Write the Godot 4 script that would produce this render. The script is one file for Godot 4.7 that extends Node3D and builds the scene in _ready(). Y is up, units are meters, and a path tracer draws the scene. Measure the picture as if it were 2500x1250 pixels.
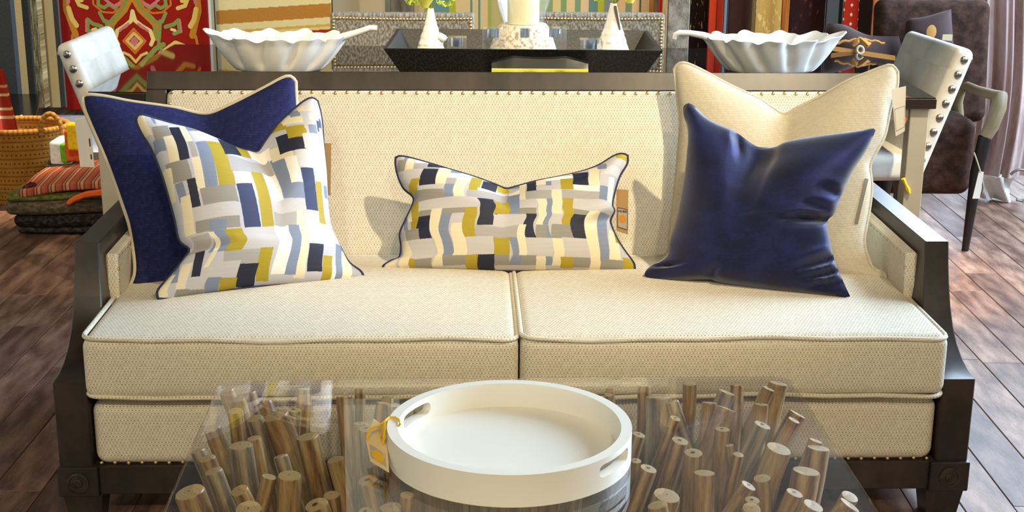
extends Node3D

# ---- camera, found from the vanishing points of the dining table, the coffee table and the sofa (picture 2500 x 1250)
const FOCAL := 3430.0
const EYE := Vector3(0, 1.53, 0)
const TILT := 0.2759
const ROLL := 0.0075

var lens := Basis.from_euler(Vector3(-TILT, 0, ROLL))
var rng := RandomNumberGenerator.new()
var taken := {}
var M := {}


class Geo:
	var p := PackedVector3Array()
	var t := PackedVector2Array()

	func tri(a: Vector3, b: Vector3, c: Vector3, ua := Vector2.ZERO, ub := Vector2.ZERO, uc := Vector2.ZERO) -> void:
		if (b - a).cross(c - a).length_squared() < 1e-18:
			return
		p.append(a); p.append(b); p.append(c)
		t.append(ua); t.append(ub); t.append(uc)

	func quad(a: Vector3, b: Vector3, c: Vector3, d: Vector3, ua := Vector2.ZERO, ub := Vector2.ZERO, uc := Vector2.ZERO, ud := Vector2.ZERO) -> void:
		tri(a, b, c, ua, ub, uc)
		tri(a, c, d, ua, uc, ud)

	# f(u, v) gives a point; counter-clockwise when u runs right and v runs up
	func grid(nu: int, nv: int, f: Callable, us := 1.0, vs := 1.0) -> void:
		var pts := PackedVector3Array()
		for j in nv + 1:
			for i in nu + 1:
				pts.append(f.call(float(i) / nu, float(j) / nv))
		for j in nv:
			for i in nu:
				var a := j * (nu + 1) + i
				var u0 := us * i / nu
				var u1 := us * (i + 1) / nu
				var v0 := vs * j / nv
				var v1 := vs * (j + 1) / nv
				quad(pts[a], pts[a + 1], pts[a + nu + 2], pts[a + nu + 1], Vector2(u0, v0), Vector2(u1, v0), Vector2(u1, v1), Vector2(u0, v1))

	func box(c: Vector3, h: Vector3, bev := 0.0, bas := Basis()) -> void:
		var b := minf(bev, minf(h.x, minf(h.y, h.z)) * 0.9)
		var q := func(v: Vector3) -> Vector3: return c + bas * v
		for ax in 3:
			for s in [-1.0, 1.0]:
				var n := Vector3.ZERO
				n[ax] = s * h[ax]
				var e := Vector3.ZERO
				var g := Vector3.ZERO
				e[(ax + 1) % 3] = h[(ax + 1) % 3] - b
				g[(ax + 2) % 3] = (h[(ax + 2) % 3] - b) * s
				quad(q.call(n - e - g), q.call(n + e - g), q.call(n + e + g), q.call(n - e + g), Vector2(0, 0), Vector2(1, 0), Vector2(1, 1), Vector2(0, 1))
		if b <= 0.0:
			return
		for ax in 3:
			var a1 := (ax + 1) % 3
			var a2 := (ax + 2) % 3
			for s1 in [-1.0, 1.0]:
				for s2 in [-1.0, 1.0]:
					var k := Vector3.ZERO
					k[ax] = h[ax] - b
					var u := Vector3.ZERO
					u[a1] = s1 * h[a1]; u[a2] = s2 * (h[a2] - b)
					var w := Vector3.ZERO
					w[a1] = s1 * (h[a1] - b); w[a2] = s2 * h[a2]
					if s1 * s2 > 0:
						quad(q.call(u - k), q.call(w - k), q.call(w + k), q.call(u + k))
					else:
						quad(q.call(u + k), q.call(w + k), q.call(w - k), q.call(u - k))
		for sx in [-1.0, 1.0]:
			for sy in [-1.0, 1.0]:
				for sz in [-1.0, 1.0]:
					var m := Vector3(sx * h.x, sy * (h.y - b), sz * (h.z - b))
					var n2 := Vector3(sx * (h.x - b), sy * h.y, sz * (h.z - b))
					var o := Vector3(sx * (h.x - b), sy * (h.y - b), sz * h.z)
					if sx * sy * sz > 0:
						tri(q.call(m), q.call(n2), q.call(o))
					else:
						tri(q.call(m), q.call(o), q.call(n2))

	# a box with round edges; shape(point) may bend it; uv runs over its front
	func soft(c: Vector3, h: Vector3, r: float, k := 3, mid := 2, shape = null, bas := Basis()) -> void:
		var rr := minf(r, minf(h.x, minf(h.y, h.z)))
		var lines := []
		for ax in 3:
			var l := []
			for i in k + 1:
				l.append(-h[ax] + rr * (1.0 - cos(PI / 2 * i / k)) if false else -h[ax] + rr * i / k)
			for i in range(1, mid):
				l.append(lerpf(-h[ax] + rr, h[ax] - rr, float(i) / mid))
			for i in k + 1:
				l.append(h[ax] - rr + rr * i / k)
			lines.append(l)
		var inner := h - Vector3.ONE * rr
		var place := func(v: Vector3) -> Vector3:
			var cl := v.clamp(-inner, inner)
			var d := v - cl
			var o := cl + (d.normalized() * rr if d.length() > 1e-9 else Vector3.ZERO)
			if shape != null:
				o = shape.call(o)
			return c + bas * o
		for ax in 3:
			var a1 := (ax + 1) % 3
			var a2 := (ax + 2) % 3
			for s in [-1.0, 1.0]:
				var n1: int = lines[a1].size()
				var n2: int = lines[a2].size()
				var pts := []
				var uvs := []
				for j in n2:
					for i in n1:
						var v := Vector3.ZERO
						v[ax] = s * h[ax]
						v[a1] = lines[a1][i]
						v[a2] = lines[a2][j]
						pts.append(place.call(v))
						uvs.append(Vector2(v.x / h.x * 0.5 + 0.5, 0.5 - v.y / h.y * 0.5))
				for j in n2 - 1:
					for i in n1 - 1:
						var a: int = j * n1 + i
						if s > 0:
							quad(pts[a], pts[a + 1], pts[a + n1 + 1], pts[a + n1], uvs[a], uvs[a + 1], uvs[a + n1 + 1], uvs[a + n1])
						else:
							quad(pts[a + n1], pts[a + n1 + 1], pts[a + 1], pts[a], uvs[a + n1], uvs[a + n1 + 1], uvs[a + 1], uvs[a])

	func tube(path: Array, rad: Array, sides := 8, closed := false, caps := true, vlen := 1.0) -> void:
		var n := path.size()
		var up := Vector3.UP
		var rings := []
		var run := 0.0
		var runs := []
		var prev := Vector3.ZERO
		for i in n:
			var a: Vector3 = path[(i - 1 + n) % n] if closed or i > 0 else path[0]
			var b: Vector3 = path[(i + 1) % n] if closed or i < n - 1 else path[n - 1]
			var d := (b - a).normalized()
			if i == 0:
				up = d.cross(Vector3.RIGHT if absf(d.x) < 0.9 else Vector3.UP).normalized()
			else:
				up = (up - d * up.dot(d)).normalized()
				run += (path[i] as Vector3).distance_to(prev)
			prev = path[i]
			var side := d.cross(up)
			var ring := []
			var r: float = rad[mini(i, rad.size() - 1)]
			for k in sides:
				var an := TAU * k / sides
				ring.append(path[i] + (up * cos(an) + side * sin(an)) * r)
			rings.append(ring)
			runs.append(run)
		var last := n if closed else n - 1
		for i in last:
			var j := (i + 1) % n
			var shift := 0
			if closed and j == 0:
				var best := 1e9
				for s in sides:
					var dd: float = (rings[0][s] - rings[i][0]).length()
					if dd < best:
						best = dd
						shift = s
			for k in sides:
				var k2 := (k + 1) % sides
				var u0 := float(k) / sides
				var u1 := float(k + 1) / sides
				var v0: float = runs[i] / vlen
				var v1: float = (runs[j] if j > i else runs[i]) / vlen
				quad(rings[i][k], rings[i][k2], rings[j][(k2 + shift) % sides], rings[j][(k + shift) % sides], Vector2(u0, v0), Vector2(u1, v0), Vector2(u1, v1), Vector2(u0, v1))
		if caps and not closed:
			for k in sides:
				var k2 := (k + 1) % sides
				tri(path[0], rings[0][k2], rings[0][k])
				tri(path[n - 1], rings[n - 1][k], rings[n - 1][k2])

	# profile of (radius, height) from the bottom up
	func lathe(prof: Array, seg := 32, c := Vector3.ZERO, stretch := Vector2.ONE) -> void:
		var total := 0.0
		var runs := [0.0]
		for i in range(1, prof.size()):
			total += (prof[i] as Vector2).distance_to(prof[i - 1])
			runs.append(total)
		for i in prof.size() - 1:
			for k in seg:
				var a0 := TAU * k / seg
				var a1 := TAU * (k + 1) / seg
				var lo: Vector2 = prof[i]
				var hi: Vector2 = prof[i + 1]
				var e0 := Vector3(sin(a0) * stretch.x, 0, cos(a0) * stretch.y)
				var e1 := Vector3(sin(a1) * stretch.x, 0, cos(a1) * stretch.y)
				quad(c + e0 * lo.x + Vector3.UP * lo.y, c + e1 * lo.x + Vector3.UP * lo.y, c + e1 * hi.x + Vector3.UP * hi.y, c + e0 * hi.x + Vector3.UP * hi.y,
					Vector2(float(k) / seg, runs[i] / total), Vector2(float(k + 1) / seg, runs[i] / total), Vector2(float(k + 1) / seg, runs[i + 1] / total), Vector2(float(k) / seg, runs[i + 1] / total))

	# a polygon in x, y drawn out along z, its rims chamfered
	func prism(pts: Array, depth: float, xf := Transform3D(), bev := 0.0) -> void:
		var q := PackedVector2Array(pts)
		var area := 0.0
		for i in q.size():
			area += q[i].cross(q[(i + 1) % q.size()])
		if area < 0:
			q.reverse()
		var n := q.size()
		var ins := PackedVector2Array()
		for i in n:
			var d0 := (q[i] - q[(i - 1 + n) % n]).normalized()
			var d1 := (q[(i + 1) % n] - q[i]).normalized()
			var nn := Vector2(-d0.y, d0.x) + Vector2(-d1.y, d1.x)
			var den := maxf(0.4, 1.0 + d0.dot(d1))
			ins.append(q[i] + nn * bev / den)
		var z := func(v: Vector2, h: float) -> Vector3: return xf * Vector3(v.x, v.y, h)
		for i in n:
			var j := (i + 1) % n
			quad(z.call(q[i], bev), z.call(q[j], bev), z.call(q[j], depth - bev), z.call(q[i], depth - bev))
			if bev > 0:
				quad(z.call(ins[i], 0), z.call(ins[j], 0), z.call(q[j], bev), z.call(q[i], bev))
				quad(z.call(q[i], depth - bev), z.call(q[j], depth - bev), z.call(ins[j], depth), z.call(ins[i], depth))
		var ix := Geometry2D.triangulate_polygon(ins)
		for k in range(0, ix.size(), 3):
			var a := ins[ix[k]]
			var b := ins[ix[k + 1]]
			var c := ins[ix[k + 2]]
			if (b - a).cross(c - a) < 0:
				var w := b
				b = c
				c = w
			tri(z.call(a, depth), z.call(b, depth), z.call(c, depth), a, b, c)
			tri(z.call(a, 0), z.call(c, 0), z.call(b, 0), a, c, b)

	func mesh(crease := 40.0, origin := Vector3.ZERO) -> ArrayMesh:
		var n := p.size()
		var fn := PackedVector3Array()
		var fu := PackedVector3Array()
		var at := {}
		for i in range(0, n, 3):
			var nn := (p[i + 1] - p[i]).cross(p[i + 2] - p[i])
			fn.append(nn)
			fu.append(nn.normalized())
			for k in 3:
				var key := Vector3i((p[i + k] * 20000.0).round())
				if at.has(key):
					at[key].append(i / 3)
				else:
					at[key] = [i / 3]
		var lim := cos(deg_to_rad(crease))
		var nor := PackedVector3Array()
		var pos := PackedVector3Array()
		var uv := PackedVector2Array()
		for i in range(0, n, 3):
			var f := i / 3
			for k in [0, 2, 1]:
				var s := Vector3.ZERO
				for g in at[Vector3i((p[i + k] * 20000.0).round())]:
					if fu[g].dot(fu[f]) > lim:
						s += fn[g]
				nor.append(s.normalized())
				pos.append(p[i + k] - origin)
				uv.append(t[i + k])
		var arr := []
		arr.resize(Mesh.ARRAY_MAX)
		arr[Mesh.ARRAY_VERTEX] = pos
		arr[Mesh.ARRAY_NORMAL] = nor
		arr[Mesh.ARRAY_TEX_UV] = uv
		var m := ArrayMesh.new()
		if n:
			m.add_surface_from_arrays(Mesh.PRIMITIVE_TRIANGLES, arr)
		return m


# ---- from a pixel of the photograph to a place, once its height or its distance is known
func ray(x: float, y: float) -> Vector3:
	return lens * Vector3((x - 1250.0) / FOCAL, -(y - 625.0) / FOCAL, -1.0)

func on_h(x: float, y: float, h: float) -> Vector3:
	var r := ray(x, y)
	return EYE + r * ((h - EYE.y) / r.y)

func on_f(x: float, y: float, f: float) -> Vector3:
	var r := ray(x, y)
	return EYE + r * (-f / r.z)


# ---- names, things, parts
func numbered(called: String) -> String:
	if not taken.has(called):
		taken[called] = 0
		return called
	taken[called] += 1
	return "%s_%03d" % [called, taken[called]]

func tag(o: Node3D, label: String, category: String, group := "") -> void:
	o.set_meta("label", label)
	o.set_meta("category", category)
	if group:
		o.set_meta("group", group)

func thing(called: String, label: String, category: String, at := Vector3.ZERO, turn := 0.0, group := "") -> Node3D:
	var o := Node3D.new()
	o.name = numbered(called)
	add_child(o)
	o.position = at
	o.rotation.y = turn
	tag(o, label, category, group)
	return o

func part(parent: Node3D, called: String, g, m: Material, at := Vector3.ZERO, turn := Vector3.ZERO, crease := 40.0) -> MeshInstance3D:
	var o := MeshInstance3D.new()
	o.name = called
	o.mesh = g.mesh(crease) if g is Geo else g
	o.material_override = m
	parent.add_child(o, true)
	o.position = at
	o.rotation = turn
	return o

# a thing of one mesh whose points are given in the world; its node stands at base
func solo(called: String, label: String, category: String, g: Geo, m: Material, base := Vector3.ZERO, group := "", crease := 40.0) -> MeshInstance3D:
	var o := MeshInstance3D.new()
	o.name = numbered(called)
	o.mesh = g.mesh(crease, base)
	o.material_override = m
	add_child(o)
	o.position = base
	tag(o, label, category, group)
	return o

func struct(called: String, g, m: Material, parent: Node3D = null) -> MeshInstance3D:
	var o := MeshInstance3D.new()
	o.name = called
	o.mesh = g.mesh() if g is Geo else g
	o.material_override = m
	if parent:
		parent.add_child(o, true)
	else:
		add_child(o)
		o.set_meta("kind", "structure")
	return o


# ---- materials
func mat(c: Color, rough := 0.7, metal := 0.0, spec := 0.5) -> StandardMaterial3D:
	var m := StandardMaterial3D.new()
	m.albedo_color = c
	m.roughness = rough
	m.metallic = metal
	m.metallic_specular = spec
	return m

func c8(r: float, g: float, b: float) -> Color:
	return Color(r / 255.0, g / 255.0, b / 255.0)

func picture(w: int, h: int, f: Callable) -> ImageTexture:
	var d := PackedByteArray()
	d.resize(w * h * 3)
	var k := 0
	for y in h:
		for x in w:
			var c: Color = f.call(x, y)
			d[k] = clampi(int(c.r * 255.0 + 0.5), 0, 255)
			d[k + 1] = clampi(int(c.g * 255.0 + 0.5), 0, 255)
			d[k + 2] = clampi(int(c.b * 255.0 + 0.5), 0, 255)
			k += 3
	return ImageTexture.create_from_image(Image.create_from_data(w, h, false, Image.FORMAT_RGB8, d))

# basket weave: rows of short thick yarns with small gaps, every other row shifted by half a yarn
func weave(cells: int, px: int, light: Color, dark: Color, gap: float, seed_: int) -> Array:
	var r := RandomNumberGenerator.new()
	r.seed = seed_
	var tone := []
	for i in cells * cells:
		tone.append(r.randf_range(-0.022, 0.022))
	var size := cells * px
	var hole := func(x: int, y: int) -> float:
		var row := y / px
		var fx := fposmod((x + (px / 2 if row % 2 else 0)) / float(px), float(cells))
		var u := fx - floorf(fx) - 0.5
		var v := (y % px) / float(px) - 0.5
		var a := clampf(1.25 - sqrt(u * u * 5.0 + v * v * 12.0) * 2.1 / gap, 0.0, 1.0)
		var edge := clampf((absf(v) - 0.36) / 0.14, 0.0, 1.0) * 0.35
		return maxf(a, edge)
	var colour := picture(size, size, func(x: int, y: int) -> Color:
		var row := y / px
		var col := int(fposmod((x + (px / 2 if row % 2 else 0)) / float(px), float(cells)))
		var k: float = tone[row * cells + col]
		var c := light.lerp(dark, hole.call(x, y))
		return Color(c.r + k, c.g + k, c.b + k))
	var height := picture(size, size, func(x: int, y: int) -> Color:
		var k: float = 1.0 - hole.call(x, y)
		return Color(k, k, k))
	return [colour, height]

func cloth(tex: Array, tile: float, rough := 0.95, bump := 0.12, world := true) -> StandardMaterial3D:
	var m := mat(Color.WHITE, rough, 0.0, 0.25)
	m.albedo_texture = tex[0]
	m.heightmap_enabled = true
	m.heightmap_texture = tex[1]
	m.heightmap_scale = bump
	m.uv1_triplanar = world
	m.uv1_triplanar_sharpness = 6.0
	m.uv1_scale = Vector3.ONE / tile
	return m

# colour mottled by noise stretched along one way
func grainy(w: int, h: int, cols: Array, sx: float, sy: float, seed_: int, fine := 0.5) -> ImageTexture:
	var n := FastNoiseLite.new()
	n.seed = seed_
	n.frequency = 0.02
	n.fractal_octaves = 4
	var n2 := FastNoiseLite.new()
	n2.seed = seed_ + 7
	n2.frequency = 0.09
	return picture(w, h, func(x: int, y: int) -> Color:
		var a := n.get_noise_2d(x * sx, y * sy) * 0.9 + n2.get_noise_2d(x * sx * 2.0, y * sy * 2.0) * fine * 0.5 + 0.5
		a = clampf(a, 0.0, 0.999) * (cols.size() - 1)
		var i := int(a)
		return (cols[i] as Color).lerp(cols[i + 1], a - i))

func skinned(tex: Texture2D, rough := 0.6, spec := 0.5) -> StandardMaterial3D:
	var m := mat(Color.WHITE, rough, 0.0, spec)
	m.albedo_texture = tex
	return m

func triplanar(m: StandardMaterial3D, tile: float) -> StandardMaterial3D:
	m.uv1_triplanar = true
	m.uv1_triplanar_sharpness = 6.0
	m.uv1_scale = Vector3.ONE / tile
	return m

func glass(c: Color, alpha: float) -> StandardMaterial3D:
	var m := mat(Color(c.r, c.g, c.b, alpha), 0.0)
	m.transparency = BaseMaterial3D.TRANSPARENCY_ALPHA
	return m

func stripes(list: Array, across := true, n := 256, tilt := 0.0) -> ImageTexture:
	# list of [end, colour] from 0 to 1
	var nz := FastNoiseLite.new()
	nz.frequency = 0.35
	return picture(n, n, func(x: int, y: int) -> Color:
		var k := float(x) / n if across else float(y) / n + tilt * (float(x) / n - 0.5)
		var c: Color = list[list.size() - 1][1]
		for e in list:
			if k <= e[0]:
				c = e[1]
				break
		var g := nz.get_noise_2d(x, y) * 0.05
		return Color(c.r + g, c.g + g, c.b + g))


func _ready() -> void:
	rng.seed = 11
	set_camera_and_light()
	make_materials()
	build_room()
	build_sofa()
	build_seat_cushions()
	build_pillows()
	build_coffee_table()
	build_serving_tray()
	build_dining_table()
	build_dining_chairs()
	build_table_setting()
	build_rugs()
	build_armchair_corner()
	build_basket_corner()
	build_lamps()


func set_camera_and_light() -> void:
	var cam := Camera3D.new()
	cam.name = "camera"
	add_child(cam)
	cam.transform = Transform3D(lens, EYE)
	cam.fov = rad_to_deg(2.0 * atan(625.0 / FOCAL))
	cam.near = 0.05
	cam.far = 60.0
	cam.current = true
	var we := WorldEnvironment.new()
	we.name = "environment"
	var e := Environment.new()
	e.background_mode = Environment.BG_SKY
	var sky := Sky.new()
	var sm := ProceduralSkyMaterial.new()
	sm.sky_top_color = Color(0.72, 0.82, 0.95)
	sm.sky_horizon_color = Color(0.92, 0.95, 1.0)
	sm.ground_bottom_color = Color(0.5, 0.5, 0.5)
	sm.ground_horizon_color = Color(0.8, 0.82, 0.85)
	sky.sky_material = sm
	e.sky = sky
	e.background_energy_multiplier = 1.0
	e.tonemap_mode = Environment.TONE_MAPPER_LINEAR
	e.tonemap_exposure = 1.15
	e.sdfgi_enabled = true
	e.ssao_enabled = true
	e.ssil_enabled = true
	we.environment = e
	add_child(we)
	# daylight through the tall shop windows: right wall and right end of the back wall
	daylight(Vector3(WALL_R - 0.03, 2.75, -5.6), Vector3(0, 90, 0), Vector2(4.6, 2.5), DAY)
	daylight(Vector3(3.25, 2.6, -WALL_B + 0.03), Vector3(0, 180, 0), Vector2(1.3, 2.2), DAY)

func daylight(at: Vector3, turn: Vector3, size: Vector2, energy: float) -> void:
	var a := AreaLight3D.new()
	a.name = "window_daylight"
	add_child(a, true)
	a.position = at
	a.rotation_degrees = turn
	a.area_size = size
	a.area_normalize_energy = false
	a.light_color = Color(0.8, 0.9, 1.0)
	a.light_energy = energy
	a.area_range = 30.0
	a.area_attenuation = 2.0
	a.shadow_enabled = true


const DAY := 6.0
const WALL_R := 4.0
const WALL_L := -4.6
const WALL_B := 9.4
const WALL_F := -3.2
const CEIL := 4.2


func make_materials() -> void:
	var sofa_weave := weave(12, 20, c8(234, 226, 208), c8(134, 110, 74), 0.98, 3)
	M.sofa = cloth(sofa_weave, 0.096)
	var linen := weave(8, 20, c8(206, 196, 174), c8(160, 144, 112), 0.5, 5)
	M.linen = cloth(linen, 0.046)
	M.navy = cloth(weave(8, 20, c8(40, 44, 88), c8(17, 19, 42), 0.55, 9), 0.05)
	M.piping_cream = mat(c8(205, 192, 165), 0.9)
	M.piping_navy = mat(c8(38, 42, 70), 0.8)
	M.velvet = skinned(grainy(256, 256, [c8(15, 18, 52), c8(20, 25, 68), c8(26, 32, 84)], 0.7, 0.9, 23, 0.9), 0.5, 0.22)
	M.velvet.metallic = 0.4
	M.velvet.rim_enabled = true
	M.velvet.rim = 1.0
	M.velvet.rim_tint = 0.9
	M.wood_dark = skinned(grainy(64, 256, [c8(40, 34, 30), c8(58, 49, 43), c8(70, 60, 52)], 2.0, 0.25, 21), 0.34)
	M.wood_dark = triplanar(M.wood_dark, 0.5)
	M.brass = mat(c8(222, 196, 140), 0.42, 1.0)
	M.pewter = mat(c8(150, 146, 138), 0.32, 1.0)
	M.white_lacquer = mat(c8(238, 234, 222), 0.32)
	M.glass_top = glass(c8(70, 84, 78), 0.03)
	M.glass_clear = glass(c8(235, 240, 240), 0.05)
	M.espresso = mat(c8(34, 28, 24), 0.3)
	M.mirror_black = mat(c8(24, 21, 19), 0.03, 0.0, 0.62)
	M.steel = mat(c8(206, 196, 174), 0.6, 1.0)
	M.leather_pale = triplanar(skinned(grainy(128, 128, [c8(180, 176, 166), c8(192, 189, 181), c8(200, 198, 192)], 1.0, 1.0, 31), 0.6), 0.4)
	M.linen_grey = triplanar(skinned(grainy(256, 256, [c8(96, 88, 78), c8(142, 132, 118), c8(176, 166, 150)], 3.0, 1.6, 37, 1.4), 0.95, 0.2), 0.18)
	M.porcelain = mat(c8(238, 234, 226), 0.12)
	M.black_lacquer = mat(c8(18, 16, 14), 0.22)
	M.shagreen = triplanar(skinned(grainy(256, 256, [c8(14, 12, 11), c8(30, 27, 24), c8(62, 57, 48)], 3.0, 3.0, 41, 1.5), 0.45), 0.16)
	M.paper = mat(c8(236, 232, 222), 0.8)
	M.kraft = mat(c8(176, 140, 88), 0.85)
	M.twine_yellow = mat(c8(232, 182, 30), 0.8)
	M.ink = mat(c8(52, 44, 38), 0.8)
	M.print_orange = mat(c8(214, 136, 38), 0.8)
	M.print_grey = mat(c8(176, 166, 146), 0.8)


# ------------------------------------------------------------------ the room
func build_room() -> void:
	# floorboards run away from the camera
	var tex := []
	for k in 3:
		tex.append(grainy(96, 512, [c8(78, 55, 44), c8(106, 78, 64), c8(122, 92, 76), c8(142, 112, 94)], 2.6, 0.2, 50 + k, 0.8))
	var mats := []
	for k in 6:
		var m := skinned(tex[k % 3], 0.40 + 0.04 * (k % 2))
		var b := 0.86 + 0.06 * k
		m.albedo_color = Color(b, b * (0.98 + 0.01 * (k % 3)), b)
		mats.append(m)
	var sub := Geo.new()
	sub.box(Vector3((WALL_L + WALL_R) / 2, -0.07, -(WALL_B + WALL_F) / 2), Vector3((WALL_R - WALL_L) / 2, 0.05, (WALL_B - WALL_F) / 2))
	var floor_ := struct("floor", sub, mat(c8(22, 14, 10), 0.8))
	var w := 0.127
	var long := 1.22
	var boards := []
	for k in 2:
		var g := Geo.new()
		g.box(Vector3.ZERO, Vector3(w / 2 - 0.0008, 0.0095, long / 2 - 0.0008), 0.0018)
		boards.append(g.mesh(20.0))
	var rest := Geo.new()
	var made := 0
	var col := 0
	var x := WALL_L + w / 2
	while x < WALL_R - w / 2:
		var z := -WALL_B - rng.randf() * long
		while z < -WALL_F:
			var c := Vector3(x, -0.0095, z + long / 2)
			var seen := false
			if c.z < -1.6 and made < 300:
				# a board counts as seen when its middle falls in the picture beside the sofa
				var v := lens.inverse() * (c - EYE)
				var px := 1250.0 + v.x / -v.z * FOCAL
				var py := 625.0 - v.y / -v.z * FOCAL
				seen = px > -160 and px < 2660 and py > 230 and py < 1500 and (absf(c.x) > 0.75 or c.z > -3.3)
			if seen:
				made += 1
				part(floor_, "plank", boards[0], mats[rng.randi() % 6], c)
			else:
				var z0 := maxf(c.z - long / 2 + 0.001, -WALL_B)
				var z1 := minf(c.z + long / 2 - 0.001, -WALL_F)
				if z1 > z0 + 0.02:
					rest.box(Vector3(x, -0.0095, (z0 + z1) / 2), Vector3(w / 2 - 0.0008, 0.0095, (z1 - z0) / 2))
			z += long
		x += w
		col += 1
	var r := part(floor_, "planks_further_off", rest, mats[2], Vector3.ZERO, Vector3.ZERO, 20.0)
	r.set_meta("kind", "stuff")
	var plaster := triplanar(skinned(grainy(128, 128, [c8(214, 202, 176), c8(222, 212, 188), c8(228, 219, 197)], 1.0, 1.0, 61), 0.9), 1.6)
	var ceiling := mat(c8(52, 48, 45), 0.9)
	var xm := (WALL_L + WALL_R) / 2
	var xh := (WALL_R - WALL_L) / 2
	var zm := -(WALL_B + WALL_F) / 2
	var zh := (WALL_B - WALL_F) / 2
	var g2 := Geo.new()
	g2.box(Vector3(xm, CEIL + 0.1, zm), Vector3(xh + 0.2, 0.1, zh + 0.2))
	struct("ceiling", g2, ceiling)
	g2 = Geo.new()
	g2.box(Vector3(WALL_L - 0.1, CEIL / 2, zm), Vector3(0.1, CEIL / 2 + 0.12, zh))
	struct("wall_left", g2, plaster)
	g2 = Geo.new()
	g2.box(Vector3(xm, CEIL / 2, -WALL_F + 0.1), Vector3(xh + 0.2, CEIL / 2 + 0.12, 0.1))
	struct("wall_front", g2, plaster)
	# right wall with the window from z -3.3 to -7.9 and y 1.5 to 4.0
	g2 = Geo.new()
	wall_with_hole(g2, Vector3(WALL_R + 0.1, 0, 0), true, -WALL_B, -WALL_F, -7.9, -3.3, 1.5, 4.0)
	struct("wall_right", g2, plaster)
	g2 = Geo.new()
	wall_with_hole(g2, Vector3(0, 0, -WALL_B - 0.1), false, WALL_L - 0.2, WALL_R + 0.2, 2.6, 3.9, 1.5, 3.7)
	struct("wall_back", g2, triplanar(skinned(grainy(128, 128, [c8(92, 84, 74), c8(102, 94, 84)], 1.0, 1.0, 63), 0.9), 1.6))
	window_frame("window_1", Vector3(WALL_R + 0.1, 2.75, -5.6), PI / 2, 4.6, 2.5)
	window_frame("window_2", Vector3(3.25, 2.6, -WALL_B - 0.1), 0.0, 1.3, 2.2)
	# the cream pier between the rugs
	var pa := on_f(812, 60, 8.8)
	var pb := on_f(941, 60, 8.8)
	g2 = Geo.new()
	g2.box(Vector3((pa.x + pb.x) / 2, CEIL / 2, -9.1), Vector3((pb.x - pa.x) / 2, CEIL / 2, 0.3), 0.004)
	struct("trim_1", g2, mat(c8(214, 200, 166), 0.9))

func wall_with_hole(g: Geo, at: Vector3, side: bool, a0: float, a1: float, h0: float, h1: float, y0: float, y1: float) -> void:
	for r in [[a0, h0, 0.0, CEIL], [h1, a1, 0.0, CEIL], [h0, h1, 0.0, y0], [h0, h1, y1, CEIL]]:
		var m: float = (r[0] + r[1]) / 2.0
		var hh: float = (r[1] - r[0]) / 2.0
		var c := Vector3(at.x, (r[2] + r[3]) / 2.0, m) if side else Vector3(m, (r[2] + r[3]) / 2.0, at.z)
		var h := Vector3(0.1, (r[3] - r[2]) / 2.0, hh) if side else Vector3(hh, (r[3] - r[2]) / 2.0, 0.1)
		g.box(c, h)

func window_frame(called: String, at: Vector3, turn: float, wide: float, high: float) -> void:
	var o := Node3D.new()
	o.name = called
	add_child(o)
	o.set_meta("kind", "structure")
	o.position = at
	o.rotation.y = turn
	var m := mat(c8(226, 224, 218), 0.5)
	for s in [-1, 1]:
		var g := Geo.new()
		g.box(Vector3(s * (wide / 2 - 0.03), 0, 0), Vector3(0.03, high / 2, 0.05), 0.004)
		part(o, "window_frame", g, m)
		g = Geo.new()
		g.box(Vector3(0, s * (high / 2 - 0.03), 0), Vector3(wide / 2 - 0.06, 0.03, 0.05), 0.004)
		part(o, "window_frame", g, m)
	var pg := Geo.new()
	pg.box(Vector3.ZERO, Vector3(wide / 2 - 0.06, high / 2 - 0.06, 0.003))
	part(o, "pane", pg, M.glass_clear)


# ------------------------------------------------------------------ the sofa
const SOFA_TURN := 0.033
var sofa_at := Vector3(0.018, 0, -3.06)
var nail_mesh: ArrayMesh

func nail(parent: Node3D, at: Vector3, facing: Vector3, r: float, m: Material, called := "nail") -> void:
	var o := MeshInstance3D.new()
	o.name = called
	o.mesh = nail_mesh
	o.material_override = m
	parent.add_child(o, true)
	var q := Quaternion(Vector3.UP, facing.normalized())
	o.transform = Transform3D(Basis(q).scaled(Vector3.ONE * r), at)

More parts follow.
